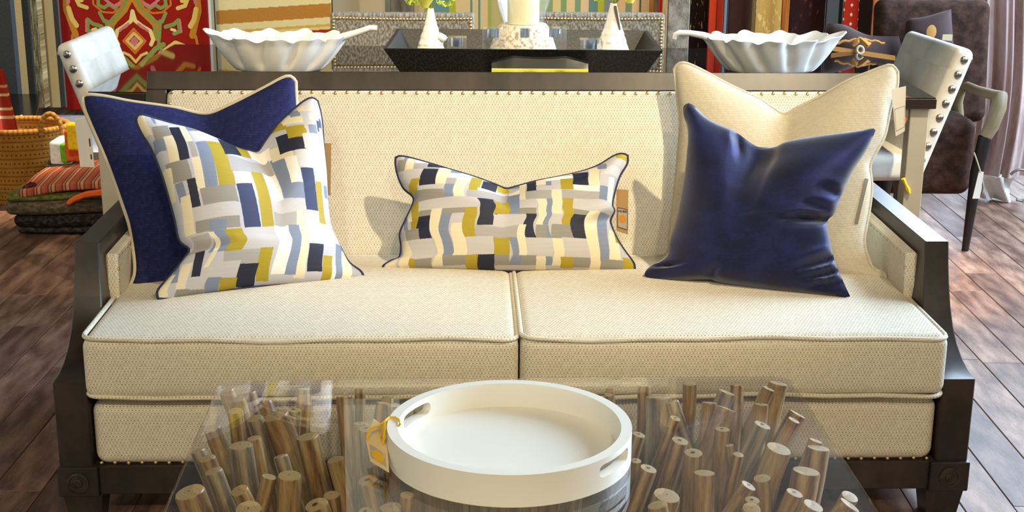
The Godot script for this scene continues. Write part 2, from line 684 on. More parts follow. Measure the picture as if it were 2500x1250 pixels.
func build_sofa() -> void:
	var ng := Geo.new()
	ng.lathe([Vector2(1, -0.2), Vector2(0.98, 0.1), Vector2(0.8, 0.45), Vector2(0.45, 0.66), Vector2(0.0, 0.72)], 10)
	nail_mesh = ng.mesh(60.0)
	var s := thing("sofa", "cream woven sofa with dark wooden frame, scooped arms and brass nailheads", "sofa", sofa_at, SOFA_TURN)
	# arms: one board each, scooped down to a low front post
	var prof := [Vector2(0, 0.081), Vector2(0, 0.362), Vector2(-0.05, 0.366), Vector2(-0.095, 0.378), Vector2(-0.14, 0.401), Vector2(-0.178, 0.434), Vector2(-0.208, 0.475), Vector2(-0.232, 0.523),
		Vector2(-0.25, 0.573), Vector2(-0.264, 0.625), Vector2(-0.93, 0.625), Vector2(-0.93, 0.081)]
	for k in [-1, 1]:
		var g := Geo.new()
		var xf := Transform3D(Basis(Vector3(0, 0, 1), Vector3(0, 1, 0), Vector3(-1, 0, 0)), Vector3(-0.995 if k < 0 else 1.073, 0, 0))
		g.prism(prof, 0.078, xf, 0.003)
		# the board is planed thinner towards the top on its inner side
		for i in g.p.size():
			var v := g.p[i]
			if absf(v.x) < 1.03:
				v.x += k * 0.018 * smoothstep(0.36, 0.6, v.y)
				g.p[i] = v
		part(s, "arm", g, M.wood_dark, Vector3.ZERO, Vector3.ZERO, 25.0)
		var pg := Geo.new()
		var pf := Transform3D(Basis(Vector3(0, 0, 1), Vector3(0, 1, 0), Vector3(-1, 0, 0)), Vector3(-0.982 if k < 0 else 1.012, 0, 0))
		pg.prism([Vector2(-0.29, 0.3), Vector2(-0.295, 0.5), Vector2(-0.305, 0.585), Vector2(-0.86, 0.59), Vector2(-0.86, 0.3)], 0.03, pf, 0.006)
		part(s, "arm_panel", pg, M.sofa)
		for i in 18:
			nail(s, Vector3(k * 0.982, 0.575, -0.318 - i * 0.03), Vector3(-k, 0, 0), 0.0042, M.brass)
		for i in 9:
			nail(s, Vector3(k * 0.982, 0.545 - i * 0.03, -0.306 + 0.001 * i), Vector3(-k, 0, 0), 0.0042, M.brass)
		var cb := Geo.new()
		cb.box(Vector3(k * 1.03, 0.117, -0.036), Vector3(0.047, 0.037, 0.047), 0.002)
		var blk := part(s, "corner_block", cb, M.wood_dark)
		var ro := Geo.new()
		ro.lathe([Vector2(0.025, 0), Vector2(0.025, 0.004), Vector2(0.02, 0.005), Vector2(0.018, 0.002), Vector2(0.012, 0.002), Vector2(0.01, 0.005), Vector2(0.006, 0.006), Vector2(0.004, 0.003), Vector2(0, 0.003)], 24)
		part(blk, "rosette", ro, M.wood_dark, Vector3(k * 1.03, 0.117, 0.011), Vector3(PI / 2, 0, 0))
		for back in [0, 1]:
			var lg := Geo.new()
			leg_taper(lg, Vector3(k * 1.022, 0, -0.036 - back * 0.86), 0.045, 0.034, 0.082)
			part(s, "leg", lg, M.wood_dark)
	var rail := Geo.new()
	rail.box(Vector3(0, 0.117, -0.024), Vector3(0.984, 0.036, 0.022), 0.002)
	part(s, "front_rail", rail, M.wood_dark)
	var deck := Geo.new()
	deck.soft(Vector3(0, 0.232, -0.352), Vector3(0.992, 0.08, 0.35), 0.03, 4, 4)
	part(s, "seat_deck", deck, M.sofa)
	for i in 63:
		nail(s, Vector3(-0.975 + i * 0.03145, 0.1615 + 0.0008 * sin(i * 2.3), -0.0015), Vector3(0, 0, 1), 0.0046, M.brass)
	# the back leans; its parts are given in axes that lean with it
	var lean := -0.44
	var ab := Transform3D(Basis(Vector3.RIGHT, lean), Vector3(0, 0.36, -0.645))
	var top := 0.648
	var bk := Geo.new()
	bk.box(ab * Vector3(0, top - 0.027, -0.024), Vector3(1.02, 0.027, 0.024), 0.002, ab.basis)
	part(s, "back_rail", bk, M.wood_dark)
	for k in [-1, 1]:
		var sg := Geo.new()
		sg.box(ab * Vector3(k * 0.992, 0.24, -0.024), Vector3(0.028, 0.354, 0.024), 0.002, ab.basis)
		part(s, "back_stile", sg, M.wood_dark)
	var bp := Geo.new()
	bp.soft(ab * Vector3(0, 0.247, -0.018), Vector3(0.962, 0.346, 0.032), 0.02, 3, 4, null, ab.basis)
	var bo := part(s, "back_panel", Geo.new(), M.sofa)
	bo.mesh = mesh_in(bp, ab)
	bo.transform = ab
	for i in 59:
		nail(s, ab * Vector3(-0.945 + i * 0.0326, top - 0.066 + 0.0012 * sin(i * 1.7), 0.0145), ab.basis.z, 0.0052, M.brass)
	for k in [-1, 1]:
		for i in 12:
			nail(s, ab * Vector3(k * 0.95, top - 0.1 - i * 0.033, 0.0145), ab.basis.z, 0.0052, M.brass)

func mesh_in(g: Geo, xf: Transform3D) -> ArrayMesh:
	var inv := xf.affine_inverse()
	for i in g.p.size():
		g.p[i] = inv * g.p[i]
	return g.mesh()

func leg_taper(g: Geo, at: Vector3, top: float, foot: float, high: float) -> void:
	var c := []
	for y in [0.0, high]:
		var r := foot if y == 0.0 else top
		c.append([at + Vector3(-r, y, r), at + Vector3(r, y, r), at + Vector3(r, y, -r), at + Vector3(-r, y, -r)])
	for i in 4:
		var j := (i + 1) % 4
		g.quad(c[0][i], c[0][j], c[1][j], c[1][i])
	g.quad(c[1][0], c[1][1], c[1][2], c[1][3])
	g.quad(c[0][3], c[0][2], c[0][1], c[0][0])

func build_seat_cushions() -> void:
	var half := Vector3(0.4965, 0.074, 0.346)
	var frame := Transform3D(Basis(Vector3.UP, SOFA_TURN), sofa_at)
	for k in [-1, 1]:
		var t := thing("seat_cushion", "woven cream seat cushion under the navy and patchwork pillows" if k < 0 else "woven cream seat cushion under the velvet and beige pillows", "cushion",
			frame * Vector3(k * 0.4985, 0.333, -0.318), SOFA_TURN, "seat cushions of the sofa")
		var g := Geo.new()
		var crown := func(v: Vector3) -> Vector3:
			var u := clampf(1.0 - pow(absf(v.x / half.x), 3.2), 0, 1)
			var w := clampf(1.0 - pow(absf(v.z / half.z), 2.6), 0, 1)
			var o := v
			if v.y > 0:
				o.y += 0.012 * pow(u * w, 0.6) * v.y / half.y
			o.z += 0.007 * u * (1.0 - pow(v.y / half.y, 2.0)) * signf(v.z) * (0.0 if absf(v.z) < half.z * 0.9 else 1.0)
			o.x += 0.0012 * w * (1.0 - pow(v.y / half.y, 2.0)) * signf(v.x) * (0.0 if absf(v.x) < half.x * 0.95 else 1.0)
			return o
		g.soft(Vector3(0, 0.07, 0), half, 0.026, 4, 14, crown)
		part(t, "cushion_cover", g, M.sofa, Vector3.ZERO, Vector3.ZERO, 60.0)
		for e in [-1, 1]:
			var path := []
			var cr := 0.035
			for q in [[1, 1, 0.0], [-1, 1, PI / 2], [-1, -1, PI], [1, -1, 1.5 * PI]]:
				for i in 5:
					var an: float = q[2] + PI / 2 * i / 4.0
					path.append(Vector3(q[0] * (half.x - cr - 0.002) + cos(an) * cr, 0, q[1] * (half.z - cr - 0.002) + sin(an) * cr))
			var full := []
			for i in path.size():
				var a: Vector3 = path[i]
				var b: Vector3 = path[(i + 1) % path.size()]
				var n := maxi(1, int(a.distance_to(b) / 0.06))
				for j in n:
					var v := a.lerp(b, float(j) / n)
					v.y = 0.07 + e * (half.y - 0.004) + 0.0028 * sin(v.x * 9.0 + k) + (0.002 * sin(v.x * 23.0))
					full.append(v)
			var pg := Geo.new()
			pg.tube(full, [0.0058], 8, true)
			part(t, "piping", pg, M.sofa, Vector3.ZERO, Vector3.ZERO, 70.0)


# ------------------------------------------------------------------ pillows
# a smooth line through the points, n + 1 samples even in length
func smooth_line(pts: Array, n: int) -> PackedVector2Array:
	var fine := PackedVector2Array()
	for i in pts.size() - 1:
		var p0: Vector2 = pts[maxi(i - 1, 0)]
		var p1: Vector2 = pts[i]
		var p2: Vector2 = pts[i + 1]
		var p3: Vector2 = pts[mini(i + 2, pts.size() - 1)]
		for k in 12:
			fine.append(p1.cubic_interpolate(p2, p0, p3, k / 12.0))
	fine.append(pts[pts.size() - 1])
	var run := [0.0]
	for i in range(1, fine.size()):
		run.append(run[i - 1] + fine[i].distance_to(fine[i - 1]))
	var out := PackedVector2Array()
	var at := 0
	for i in n + 1:
		var want: float = run[run.size() - 1] * i / n
		while at < run.size() - 2 and run[at + 1] < want:
			at += 1
		var k: float = clampf((want - run[at]) / maxf(run[at + 1] - run[at], 1e-6), 0, 1)
		out.append(fine[at].lerp(fine[at + 1], k))
	return out

func zoomed(list: Array, x0: float, y0: float, k: float) -> Array:
	var o := []
	for i in range(0, list.size(), 2):
		o.append(Vector2(x0 + list[i] * k, y0 + list[i + 1] * k))
	return o

# edges in pixels: bottom and top run left to right, left and right run bottom to top; far = distances of the corners bottom left, bottom right, top right, top left
class Pillow:
	var n := 56
	var bottom: PackedVector2Array
	var top: PackedVector2Array
	var left: PackedVector2Array
	var right: PackedVector2Array
	var far := [0.0, 0.0, 0.0, 0.0]
	var thick := 0.07
	var dent := 0.5
	var dent_deep := 0.6
	var dent_from := 0.5
	var dent_wide := 0.16
	var mid := []
	var nor := Vector3.ZERO
	var folds := []     # [u, v, du, dv, depth, width]: creases running in from an edge

	func px(i: int, j: int) -> Vector2:
		var u := float(i) / n
		var v := float(j) / n
		var a := bottom[i].lerp(top[i], v) + left[j].lerp(right[j], u)
		return a - (bottom[0].lerp(bottom[n], u)).lerp(top[0].lerp(top[n], u), v)

	func dist(u: float, v: float) -> float:
		return lerpf(lerpf(far[0], far[1], u), lerpf(far[3], far[2], u), v)

	func bulge(u: float, v: float) -> float:
		var a := (1.0 - pow(absf(2 * u - 1), 2.4)) * (1.0 - pow(absf(2 * v - 1), 2.4))
		var b := pow(clampf(a, 0, 1), 0.55)
		var d := exp(-pow(absf(u - dent) / dent_wide, 1.3)) * smoothstep(dent_from, 1.0, v)
		var o := thick * b * (1.0 - dent_deep * d)
		for f in folds:
			var p := Vector2(u - f[0], v - f[1])
			var dir := Vector2(f[2], f[3])
			var l := dir.length()
			dir /= l
			var along := p.dot(dir) / l
			var off := p.cross(dir)
			if along > -0.1 and along < 1.0:
				var k = off / f[5]
				o += f[4] * (k * exp(-k * k) * 1.6 - 0.7 * exp(-k * k)) * (1.0 - smoothstep(0.3, 1.0, along)) * minf(1.0, b * 3.0)
		return o

func make_pillow(called: String, label: String, q: Pillow, m: Material, piping: Material, pipe_r: float, edge_tag := "") -> Node3D:
	var n := q.n
	var mid := []
	var cen := Vector3.ZERO
	var low := 9.0
	for j in n + 1:
		for i in n + 1:
			var c := q.px(i, j)
			var p3 := on_f(c.x, c.y, q.dist(float(i) / n, float(j) / n))
			mid.append(p3)
			low = minf(low, p3.y)
	cen = mid[(n / 2) * (n + 1) + n / 2]
	var right: Vector3 = mid[(n / 2) * (n + 1) + n] - mid[(n / 2) * (n + 1)]
	var up: Vector3 = mid[n * (n + 1) + n / 2] - mid[n / 2]
	var nor := right.cross(up).normalized()
	var base := Vector3(cen.x, low, cen.z)
	q.mid = mid
	q.nor = nor
	var t := thing(called, label, "pillow", base)
	var g := Geo.new()
	for side in [1.0, -1.0]:
		var f := func(u: float, v: float) -> Vector3:
			var i := roundi(u * n)
			var j := roundi(v * n)
			return mid[j * (n + 1) + i] + nor * (q.bulge(u, v) if side > 0 else -0.75 * q.bulge(u, v)) - base
		if side > 0:
			g.grid(n, n, f)
		else:
			var h := Geo.new()
			h.grid(n, n, f)
			for i in range(0, h.p.size(), 3):
				g.tri(h.p[i], h.p[i + 2], h.p[i + 1], h.t[i], h.t[i + 2], h.t[i + 1])
	part(t, "pillow_cover", g, m, Vector3.ZERO, Vector3.ZERO, 75.0)
	if piping:
		var ring := []
		for i in n: ring.append(mid[i] - base)
		for j in n: ring.append(mid[j * (n + 1) + n] - base)
		for i in n: ring.append(mid[n * (n + 1) + n - i] - base)
		for j in n: ring.append(mid[(n - j) * (n + 1)] - base)
		var pg := Geo.new()
		pg.tube(ring, [pipe_r], 7, true)
		part(t, "piping", pg, piping, Vector3.ZERO, Vector3.ZERO, 80.0)
	return t

# the point of a pillow's front that shows at a pixel
func on_pillow(q: Pillow, x: float, y: float, off: float) -> Vector3:
	var best := Vector2i.ZERO
	var bd := 1e12
	for j in q.n + 1:
		for i in q.n + 1:
			var d := q.px(i, j).distance_squared_to(Vector2(x, y))
			if d < bd:
				bd = d
				best = Vector2i(i, j)
	var e := q.px(best.x, best.y)
	var i2 := mini(best.x + 1, q.n) if best.x < q.n else best.x - 1
	var j2 := mini(best.y + 1, q.n) if best.y < q.n else best.y - 1
	var su := float(i2 - best.x)
	var sv := float(j2 - best.y)
	var du := (q.px(i2, best.y) - e) * su
	var dv := (q.px(best.x, j2) - e) * sv
	var det := du.cross(dv)
	var want := Vector2(x, y) - e
	var uu := clampf(want.cross(dv) / det, -1, 1)
	var vv := clampf(du.cross(want) / det, -1, 1)
	var m0: Vector3 = q.mid[best.y * (q.n + 1) + best.x]
	var m1: Vector3 = q.mid[best.y * (q.n + 1) + i2]
	var m2: Vector3 = q.mid[j2 * (q.n + 1) + best.x]
	return m0 + (m1 - m0) * su * uu + (m2 - m0) * sv * vv + q.nor * (q.bulge((best.x + uu) / q.n, (best.y + vv) / q.n) + off)

func pillow(b: Array, r: Array, tp: Array, l: Array, far: Array, n := 56) -> Pillow:
	var q := Pillow.new()
	q.n = n
	q.bottom = smooth_line(b, n)
	q.right = smooth_line(r, n)
	q.top = smooth_line(tp, n)
	q.left = smooth_line(l, n)
	q.far = far
	return q

# lean and tilt are the slants, in pixels for each pixel, of the blocks' upright and level edges where they lie on the pillow
# the blocks of a woven print, given by opposite corners as they lie on the pillow
func block_print(q: Pillow, blocks: Array, x0: float, y0: float, k: float, ground: Color, cols: Dictionary, w: int, h: int, lean: Callable, tilt: Callable) -> ImageTexture:
	var n := q.n
	var find := func(x: float, y: float) -> Vector2:
		var want := Vector2(x0 + x * k, y0 + y * k)
		var best := Vector2i.ZERO
		var bd := 1e12
		for j in range(0, n + 1, 4):
			for i in range(0, n + 1, 4):
				var d := q.px(i, j).distance_squared_to(want)
				if d < bd:
					bd = d
					best = Vector2i(i, j)
		for step in 40:
			var moved := false
			for d4 in [Vector2i(1, 0), Vector2i(-1, 0), Vector2i(0, 1), Vector2i(0, -1)]:
				var c: Vector2i = best + d4
				if c.x < 0 or c.y < 0 or c.x > n or c.y > n:
					continue
				var d := q.px(c.x, c.y).distance_squared_to(want)
				if d < bd:
					bd = d
					best = c
					moved = true
			if not moved:
				break
		var e := q.px(best.x, best.y)
		var i2 := best.x + 1 if best.x < n else best.x - 1
		var j2 := best.y + 1 if best.y < n else best.y - 1
		var du := (q.px(i2, best.y) - e) * (1.0 if i2 > best.x else -1.0)
		var dv := (q.px(best.x, j2) - e) * (1.0 if j2 > best.y else -1.0)
		var det := du.cross(dv)
		var off := want - e
		var uu := clampf(off.cross(dv) / det, -1, 1) if absf(det) > 1e-6 else 0.0
		var vv := clampf(du.cross(off) / det, -1, 1) if absf(det) > 1e-6 else 0.0
		return Vector2((best.x + uu) / n, (best.y + vv) / n)
	var im := Image.create(w, h, false, Image.FORMAT_RGB8)
	im.fill(ground)
	for b in blocks:
		var mid := Vector2(b[0] + b[2], b[1] + b[3]) / 2.0
		var tall: float = b[3] - b[1]
		var wide: float = b[2] - b[0]
		var ln: float = clampf(lean.call(mid), -0.45 * wide / tall, 0.45 * wide / tall)
		var up: float = tilt.call(mid) * wide * 0.5
		# row 0 of the picture is the bottom of the pillow, as in its texture coordinates
		var q4 := []
		var s := ln * tall
		var xs := [b[0], b[2] - s, b[2], b[0] + s] if s > 0 else [b[0] - s, b[2], b[2] + s, b[0]]
		q4.append(find.call(xs[0], b[1] - up))
		q4.append(find.call(xs[1], b[1] + up))
		q4.append(find.call(xs[2], b[3] + up))
		q4.append(find.call(xs[3], b[3] - up))
		var poly := PackedVector2Array()
		var lo := Vector2(9, 9)
		var hi := Vector2(-9, -9)
		for v in q4:
			poly.append(Vector2(v.x * w, v.y * h))
			lo = lo.min(v)
			hi = hi.max(v)
		var sgn := signf((poly[1] - poly[0]).cross(poly[2] - poly[1]))
		for y in range(maxi(0, int(lo.y * h) - 1), mini(h, int(hi.y * h) + 2)):
			for x in range(maxi(0, int(lo.x * w) - 1), mini(w, int(hi.x * w) + 2)):
				var p := Vector2(x + 0.5, y + 0.5)
				var inside := true
				for k4 in 4:
					if (poly[(k4 + 1) % 4] - poly[k4]).cross(p - poly[k4]) * sgn < -0.7 * (poly[(k4 + 1) % 4] - poly[k4]).length():
						inside = false
						break
				if inside:
					im.set_pixel(x, y, cols[b[4]])
	var nz := RandomNumberGenerator.new()
	nz.seed = 77
	for y in h:
		var row := nz.randf_range(-0.012, 0.012)
		for x in w:
			var c := im.get_pixel(x, y)
			var d := row + nz.randf_range(-0.012, 0.012)
			im.set_pixel(x, y, Color(c.r + d, c.g + d, c.b + d))
	return ImageTexture.create_from_image(im)

func build_pillows() -> void:
	var V := func(list: Array) -> Array: return zoomed(list, 0, 0, 1)
	# navy pillow leaning on the left arm
	var q := pillow(V.call([298, 742, 380, 738, 520, 722, 700, 705, 815, 690]), V.call([815, 690, 780, 560, 752, 440, 728, 300, 723, 240, 722, 200]),
		V.call([202, 236, 215, 231, 260, 236, 320, 248, 420, 262, 500, 277, 560, 257, 640, 217, 690, 190, 710, 187, 722, 200]), V.call([298, 742, 300, 722, 322, 690, 330, 650, 318, 560, 300, 500, 262, 395, 225, 310, 205, 262, 202, 236]), [3.395, 3.625, 3.835, 3.705])
	q.thick = 0.075
	q.dent = 0.55
	q.dent_deep = 0.75
	make_pillow("navy_pillow", "plain navy woven pillow with cream piping leaning on the sofa arm", q, M.navy, M.piping_cream, 0.0058)

	# patchwork print pillow
	var z1 := func(list: Array) -> Array: return zoomed(list, 160, 160, 0.48)
	q = pillow(z1.call([472, 1186, 560, 1185, 760, 1155, 960, 1125, 1200, 1110, 1400, 1105, 1495, 1097, 1517, 1076]), z1.call([1517, 1076, 1500, 1045, 1440, 1000, 1395, 920, 1350, 830, 1332, 700, 1326, 560, 1312, 400, 1302, 270, 1282, 182]),
		z1.call([362, 262, 375, 250, 400, 252, 520, 290, 640, 322, 760, 370, 860, 415, 930, 432, 978, 437, 1012, 390, 1080, 300, 1170, 215, 1225, 174, 1258, 165, 1282, 182]), z1.call([472, 1186, 466, 1160, 475, 1135, 540, 1060, 600, 985, 630, 935, 580, 890, 555, 780, 520, 650, 485, 540, 440, 430, 390, 350, 362, 290, 362, 262]), [3.275, 3.485, 3.685, 3.485], 64)
	q.thick = 0.085
	q.dent = 0.64
	q.dent_deep = 0.85
	q.dent_wide = 0.13
	q.folds = [[0.0, 0.26, 0.3, 0.02, 0.016, 0.03]]
	var cols := {"N": c8(37, 39, 58), "B": c8(50, 60, 98), "O": c8(170, 150, 42), "C": c8(226, 215, 186), "W": c8(236, 233, 226), "G": c8(168, 164, 162), "D": c8(146, 142, 136), "L": c8(194, 190, 192), "S": c8(126, 138, 164), "P": c8(206, 203, 206)}
	var blocks := [[362, 255, 435, 370, "C"], [430, 265, 480, 310, "S"], [450, 280, 590, 345, "P"], [570, 310, 625, 430, "C"], [600, 325, 665, 360, "S"], [630, 330, 700, 345, "O"], [430, 330, 525, 395, "D"], [515, 340, 605, 520, "N"], [485, 390, 560, 525, "C"], [600, 430, 645, 515, "G"], [440, 400, 500, 460, "S"],
		[500, 525, 620, 625, "D"], [635, 430, 740, 680, "S"], [615, 515, 680, 685, "C"], [692, 428, 825, 675, "O"], [620, 360, 770, 430, "P"], [760, 392, 880, 500, "N"], [860, 415, 945, 498, "O"], [920, 430, 1040, 500, "W"], [790, 500, 1040, 590, "G"], [815, 600, 920, 665, "L"], [595, 622, 660, 765, "N"],
		[655, 675, 840, 760, "D"], [490, 550, 550, 710, "C"], [545, 630, 600, 720, "S"], [600, 760, 845, 835, "L"], [640, 830, 850, 885, "D"], [570, 700, 640, 890, "C"], [700, 840, 780, 990, "S"], [775, 890, 860, 990, "O"], [830, 665, 950, 885, "B"], [910, 592, 1015, 880, "O"], [975, 588, 1070, 740, "W"],
		[1030, 500, 1130, 735, "S"], [1030, 440, 1130, 510, "C"], [1090, 505, 1165, 650, "W"], [1060, 380, 1195, 478, "N"], [1040, 305, 1110, 348, "O"], [1105, 335, 1205, 400, "O"], [1090, 270, 1190, 320, "C"], [1130, 245, 1180, 278, "S"], [1170, 215, 1250, 250, "C"], [1140, 470, 1265, 560, "P"],
		[1245, 465, 1305, 625, "W"], [1225, 565, 1275, 630, "P"], [1120, 650, 1180, 730, "S"], [1005, 740, 1185, 805, "L"], [1160, 570, 1255, 790, "B"], [1240, 632, 1300, 840, "O"], [1015, 805, 1140, 880, "G"], [1135, 795, 1200, 1095, "C"], [1190, 785, 1265, 860, "P"], [1200, 850, 1370, 950, "P"], [860, 885, 1020, 985, "L"],
		[1018, 875, 1095, 1085, "W"], [1090, 870, 1150, 1085, "S"], [1205, 950, 1285, 1070, "N"], [1285, 1000, 1340, 1115, "O"], [775, 990, 955, 1050, "G"], [955, 980, 1020, 1110, "O"], [680, 1040, 860, 1105, "L"], [860, 1050, 955, 1130, "N"], [775, 1105, 858, 1150, "O"], [705, 1105, 775, 1165, "S"],
		[610, 900, 700, 980, "G"], [680, 895, 720, 1060, "C"], [625, 980, 685, 1100, "N"], [555, 1030, 630, 1150, "C"], [530, 1010, 580, 1120, "S"], [478, 1080, 550, 1180, "C"], [550, 1150, 700, 1190, "D"], [620, 1100, 705, 1150, "L"], [1335, 1000, 1380, 1105, "W"], [1355, 930, 1400, 1100, "S"], [1390, 960, 1440, 1100, "C"], [1440, 1010, 1505, 1095, "G"],
		[1260, 290, 1296, 360, "B"], [1275, 340, 1310, 460, "W"], [1200, 190, 1262, 245, "P"], [1190, 300, 1260, 350, "L"], [1215, 330, 1262, 380, "S"], [1180, 380, 1275, 460, "P"], [1300, 770, 1340, 880, "W"], [1290, 640, 1318, 700, "S"], [1220, 260, 1275, 300, "P"]]
	var pm := skinned(block_print(q, blocks, 160, 160, 0.48, c8(190, 190, 200), cols, 512, 512, func(v: Vector2) -> float:
		var upper_slant := remap(clampf(v.x, 400, 1250), 400, 1250, 0.30, 0.12)
		var lower_slant := remap(clampf(v.x, 500, 800), 500, 800, -0.38, 0.03)
		return lerpf(upper_slant, lower_slant, smoothstep(780, 960, v.y)), func(_v: Vector2) -> float: return -0.04), 0.62, 0.4)
	make_pillow("patchwork_pillow", "large square pillow with a grey, mustard and navy patchwork print", q, pm, M.piping_navy, 0.0036)
	hang_tag("swing_tag", "narrow kraft tag behind the edge of the square patchwork pillow", on_f(786, 350, 3.70), on_f(809, 350, 3.70), on_f(807, 478, 3.68), on_f(788, 474, 3.68), M.kraft, false)

	# lumbar pillow
	var z2 := func(list: Array) -> Array: return zoomed(list, 900, 340, 0.288)
	q = pillow(z2.call([130, 1100, 300, 1104, 700, 1108, 1100, 1115, 1700, 1118, 2100, 1120, 2256, 1116]), z2.call([2256, 1116, 2252, 1060, 2220, 1010, 2160, 930, 2100, 830, 2050, 700, 2082, 610, 2065, 555, 2090, 430, 2130, 310, 2190, 210, 2198, 138]),
		z2.call([228, 156, 250, 143, 330, 152, 520, 205, 700, 260, 900, 320, 1080, 385, 1165, 418, 1250, 400, 1420, 355, 1600, 320, 1800, 275, 1950, 220, 2080, 140, 2150, 122, 2198, 138]), z2.call([130, 1100, 125, 1072, 190, 1030, 260, 1000, 275, 900, 265, 800, 310, 690, 370, 560, 378, 490, 300, 420, 255, 330, 230, 230, 228, 156]), [3.565, 3.565, 3.695, 3.695], 64)
	q.thick = 0.075
	q.dent = 0.47
	q.dent_deep = 0.8
	q.dent_wide = 0.1
	q.dent_from = 0.6
	q.folds = [[1.0, 0.48, -0.16, -0.08, 0.014, 0.05], [0.0, 0.36, 0.14, 0.02, 0.012, 0.05]]
	blocks = [[240, 145, 310, 190, "L"], [305, 152, 350, 185, "S"], [235, 190, 325, 290, "D"], [315, 175, 400, 285, "C"], [400, 185, 520, 240, "W"], [385, 225, 620, 290, "G"], [505, 215, 660, 262, "N"], [290, 285, 465, 370, "L"], [445, 285, 600, 435, "N"], [575, 265, 710, 430, "C"], [700, 275, 790, 320, "S"], [690, 320, 870, 385, "W"],
		[660, 375, 750, 435, "G"], [350, 370, 445, 480, "O"], [430, 435, 650, 480, "L"], [640, 435, 738, 560, "S"], [730, 385, 860, 565, "C"], [855, 352, 965, 490, "O"], [955, 375, 1095, 480, "N"], [1092, 388, 1190, 465, "O"], [930, 455, 1280, 500, "W"], [375, 480, 640, 570, "D"], [1190, 395, 1280, 430, "S"], [1280, 390, 1335, 420, "W"],
		[1280, 415, 1335, 575, "C"], [1335, 365, 1420, 490, "N"], [1415, 350, 1500, 430, "C"], [1500, 340, 1720, 385, "W"], [1500, 395, 1545, 445, "S"], [1545, 385, 1630, 440, "L"], [1625, 380, 1730, 485, "O"], [1722, 310, 1858, 440, "N"], [1855, 265, 1955, 440, "C"], [1420, 445, 1625, 490, "L"], [1730, 440, 1955, 485, "W"], [840, 490, 1190, 580, "G"],
		[1185, 510, 1280, 710, "S"], [1335, 495, 1550, 575, "G"], [1550, 490, 1635, 705, "C"], [1635, 490, 1955, 575, "G"], [1955, 355, 2035, 440, "L"], [1955, 435, 2030, 590, "S"], [2035, 350, 2090, 610, "W"], [1955, 265, 2130, 355, "P"], [2092, 125, 2190, 195, "O"], [2000, 195, 2170, 265, "L"], [1935, 228, 2010, 280, "S"],
		[370, 570, 445, 795, "O"], [430, 565, 925, 655, "L"], [925, 570, 1060, 800, "N"], [1060, 580, 1190, 710, "O"], [1280, 580, 1420, 660, "L"], [1280, 660, 1420, 710, "D"], [1420, 578, 1505, 800, "C"], [1505, 575, 1550, 905, "S"], [1635, 570, 1735, 790, "O"], [1730, 570, 2060, 660, "L"], [1730, 655, 1870, 705, "D"], [1060, 712, 1335, 805, "L"],
		[1335, 710, 1420, 905, "N"], [440, 650, 545, 700, "D"], [435, 700, 545, 890, "N"], [630, 650, 825, 695, "D"], [715, 695, 825, 780, "L"], [545, 645, 632, 1090, "C"], [630, 695, 715, 1028, "S"], [715, 780, 830, 1028, "C"], [825, 650, 925, 895, "O"], [920, 800, 1275, 910, "G"], [1420, 800, 1505, 905, "D"], [1550, 705, 1635, 790, "L"],
		[1550, 790, 1735, 905, "D"], [1735, 700, 1868, 895, "N"], [320, 800, 440, 885, "D"], [330, 890, 540, 1035, "L"], [830, 895, 1060, 1030, "L"], [1060, 905, 1190, 1035, "O"], [1335, 905, 1550, 1040, "L"], [1635, 895, 1870, 1040, "L"], [315, 1030, 412, 1100, "O"], [412, 1035, 545, 1100, "D"], [635, 1030, 840, 1085, "D"], [840, 1028, 940, 1110, "O"],
		[935, 1030, 1070, 1110, "N"], [1070, 1035, 1190, 1090, "D"], [1275, 1035, 1420, 1090, "D"], [1190, 905, 1275, 1090, "S"], [1275, 800, 1335, 1035, "C"], [1420, 1040, 1500, 1115, "C"], [1500, 1040, 1550, 1090, "S"], [1550, 905, 1635, 1090, "C"], [1625, 1040, 1730, 1105, "O"], [1730, 1040, 1870, 1100, "D"], [1868, 655, 1960, 1115, "C"],
		[1960, 660, 2040, 1050, "S"], [2035, 790, 2130, 1045, "C"], [2095, 720, 2140, 895, "O"], [1960, 1045, 2155, 1110, "D"], [2150, 1020, 2250, 1118, "O"], [300, 680, 340, 800, "S"], [330, 610, 372, 720, "C"], [260, 885, 345, 1100, "C"], [160, 1050, 250, 1105, "C"]]
	pm = skinned(block_print(q, blocks, 900, 340, 0.288, c8(190, 186, 186), cols, 768, 384, func(v: Vector2) -> float: return (-0.2 if v.x < 1100 else 0.04) * (1.0 - smoothstep(470, 560, v.y)) if v.x > 400 or v.y < 520 else 0.08, func(v: Vector2) -> float: return 0.0), 0.62, 0.4)
	make_pillow("lumbar_pillow", "long low lumbar pillow with a grey, mustard and navy patchwork print", q, pm, M.piping_navy, 0.0034)
	hang_tag("swing_tag", "kraft paper tag with orange print beside the lumbar pillow", on_f(1505, 462, 3.70), on_f(1534, 464, 3.70), on_f(1533, 573, 3.69), on_f(1505, 563, 3.69), M.kraft, true)

	# beige linen pillow behind, then the velvet one
	var z3 := func(list: Array) -> Array: return zoomed(list, 1540, 140, 0.48)
	q = pillow(z3.call([70, 1058, 120, 1070, 300, 1085, 700, 1110, 1050, 1135, 1200, 1163, 1260, 1166, 1296, 1145]), z3.call([1296, 1145, 1290, 1100, 1235, 1075, 1205, 1010, 1190, 960, 1190, 900, 1215, 760, 1225, 650, 1215, 560, 1232, 510, 1290, 400, 1320, 260, 1354, 150, 1357, 75]),
		z3.call([220, 60, 245, 31, 290, 33, 380, 75, 500, 140, 650, 210, 730, 262, 785, 287, 850, 255, 960, 200, 1100, 120, 1200, 80, 1290, 46, 1330, 42, 1357, 75]), z3.call([70, 1058, 62, 1040, 80, 1018, 180, 1000, 196, 880, 220, 700, 240, 500, 250, 330, 236, 200, 220, 60]), [3.685, 3.525, 3.765, 3.885], 60)
	q.thick = 0.085
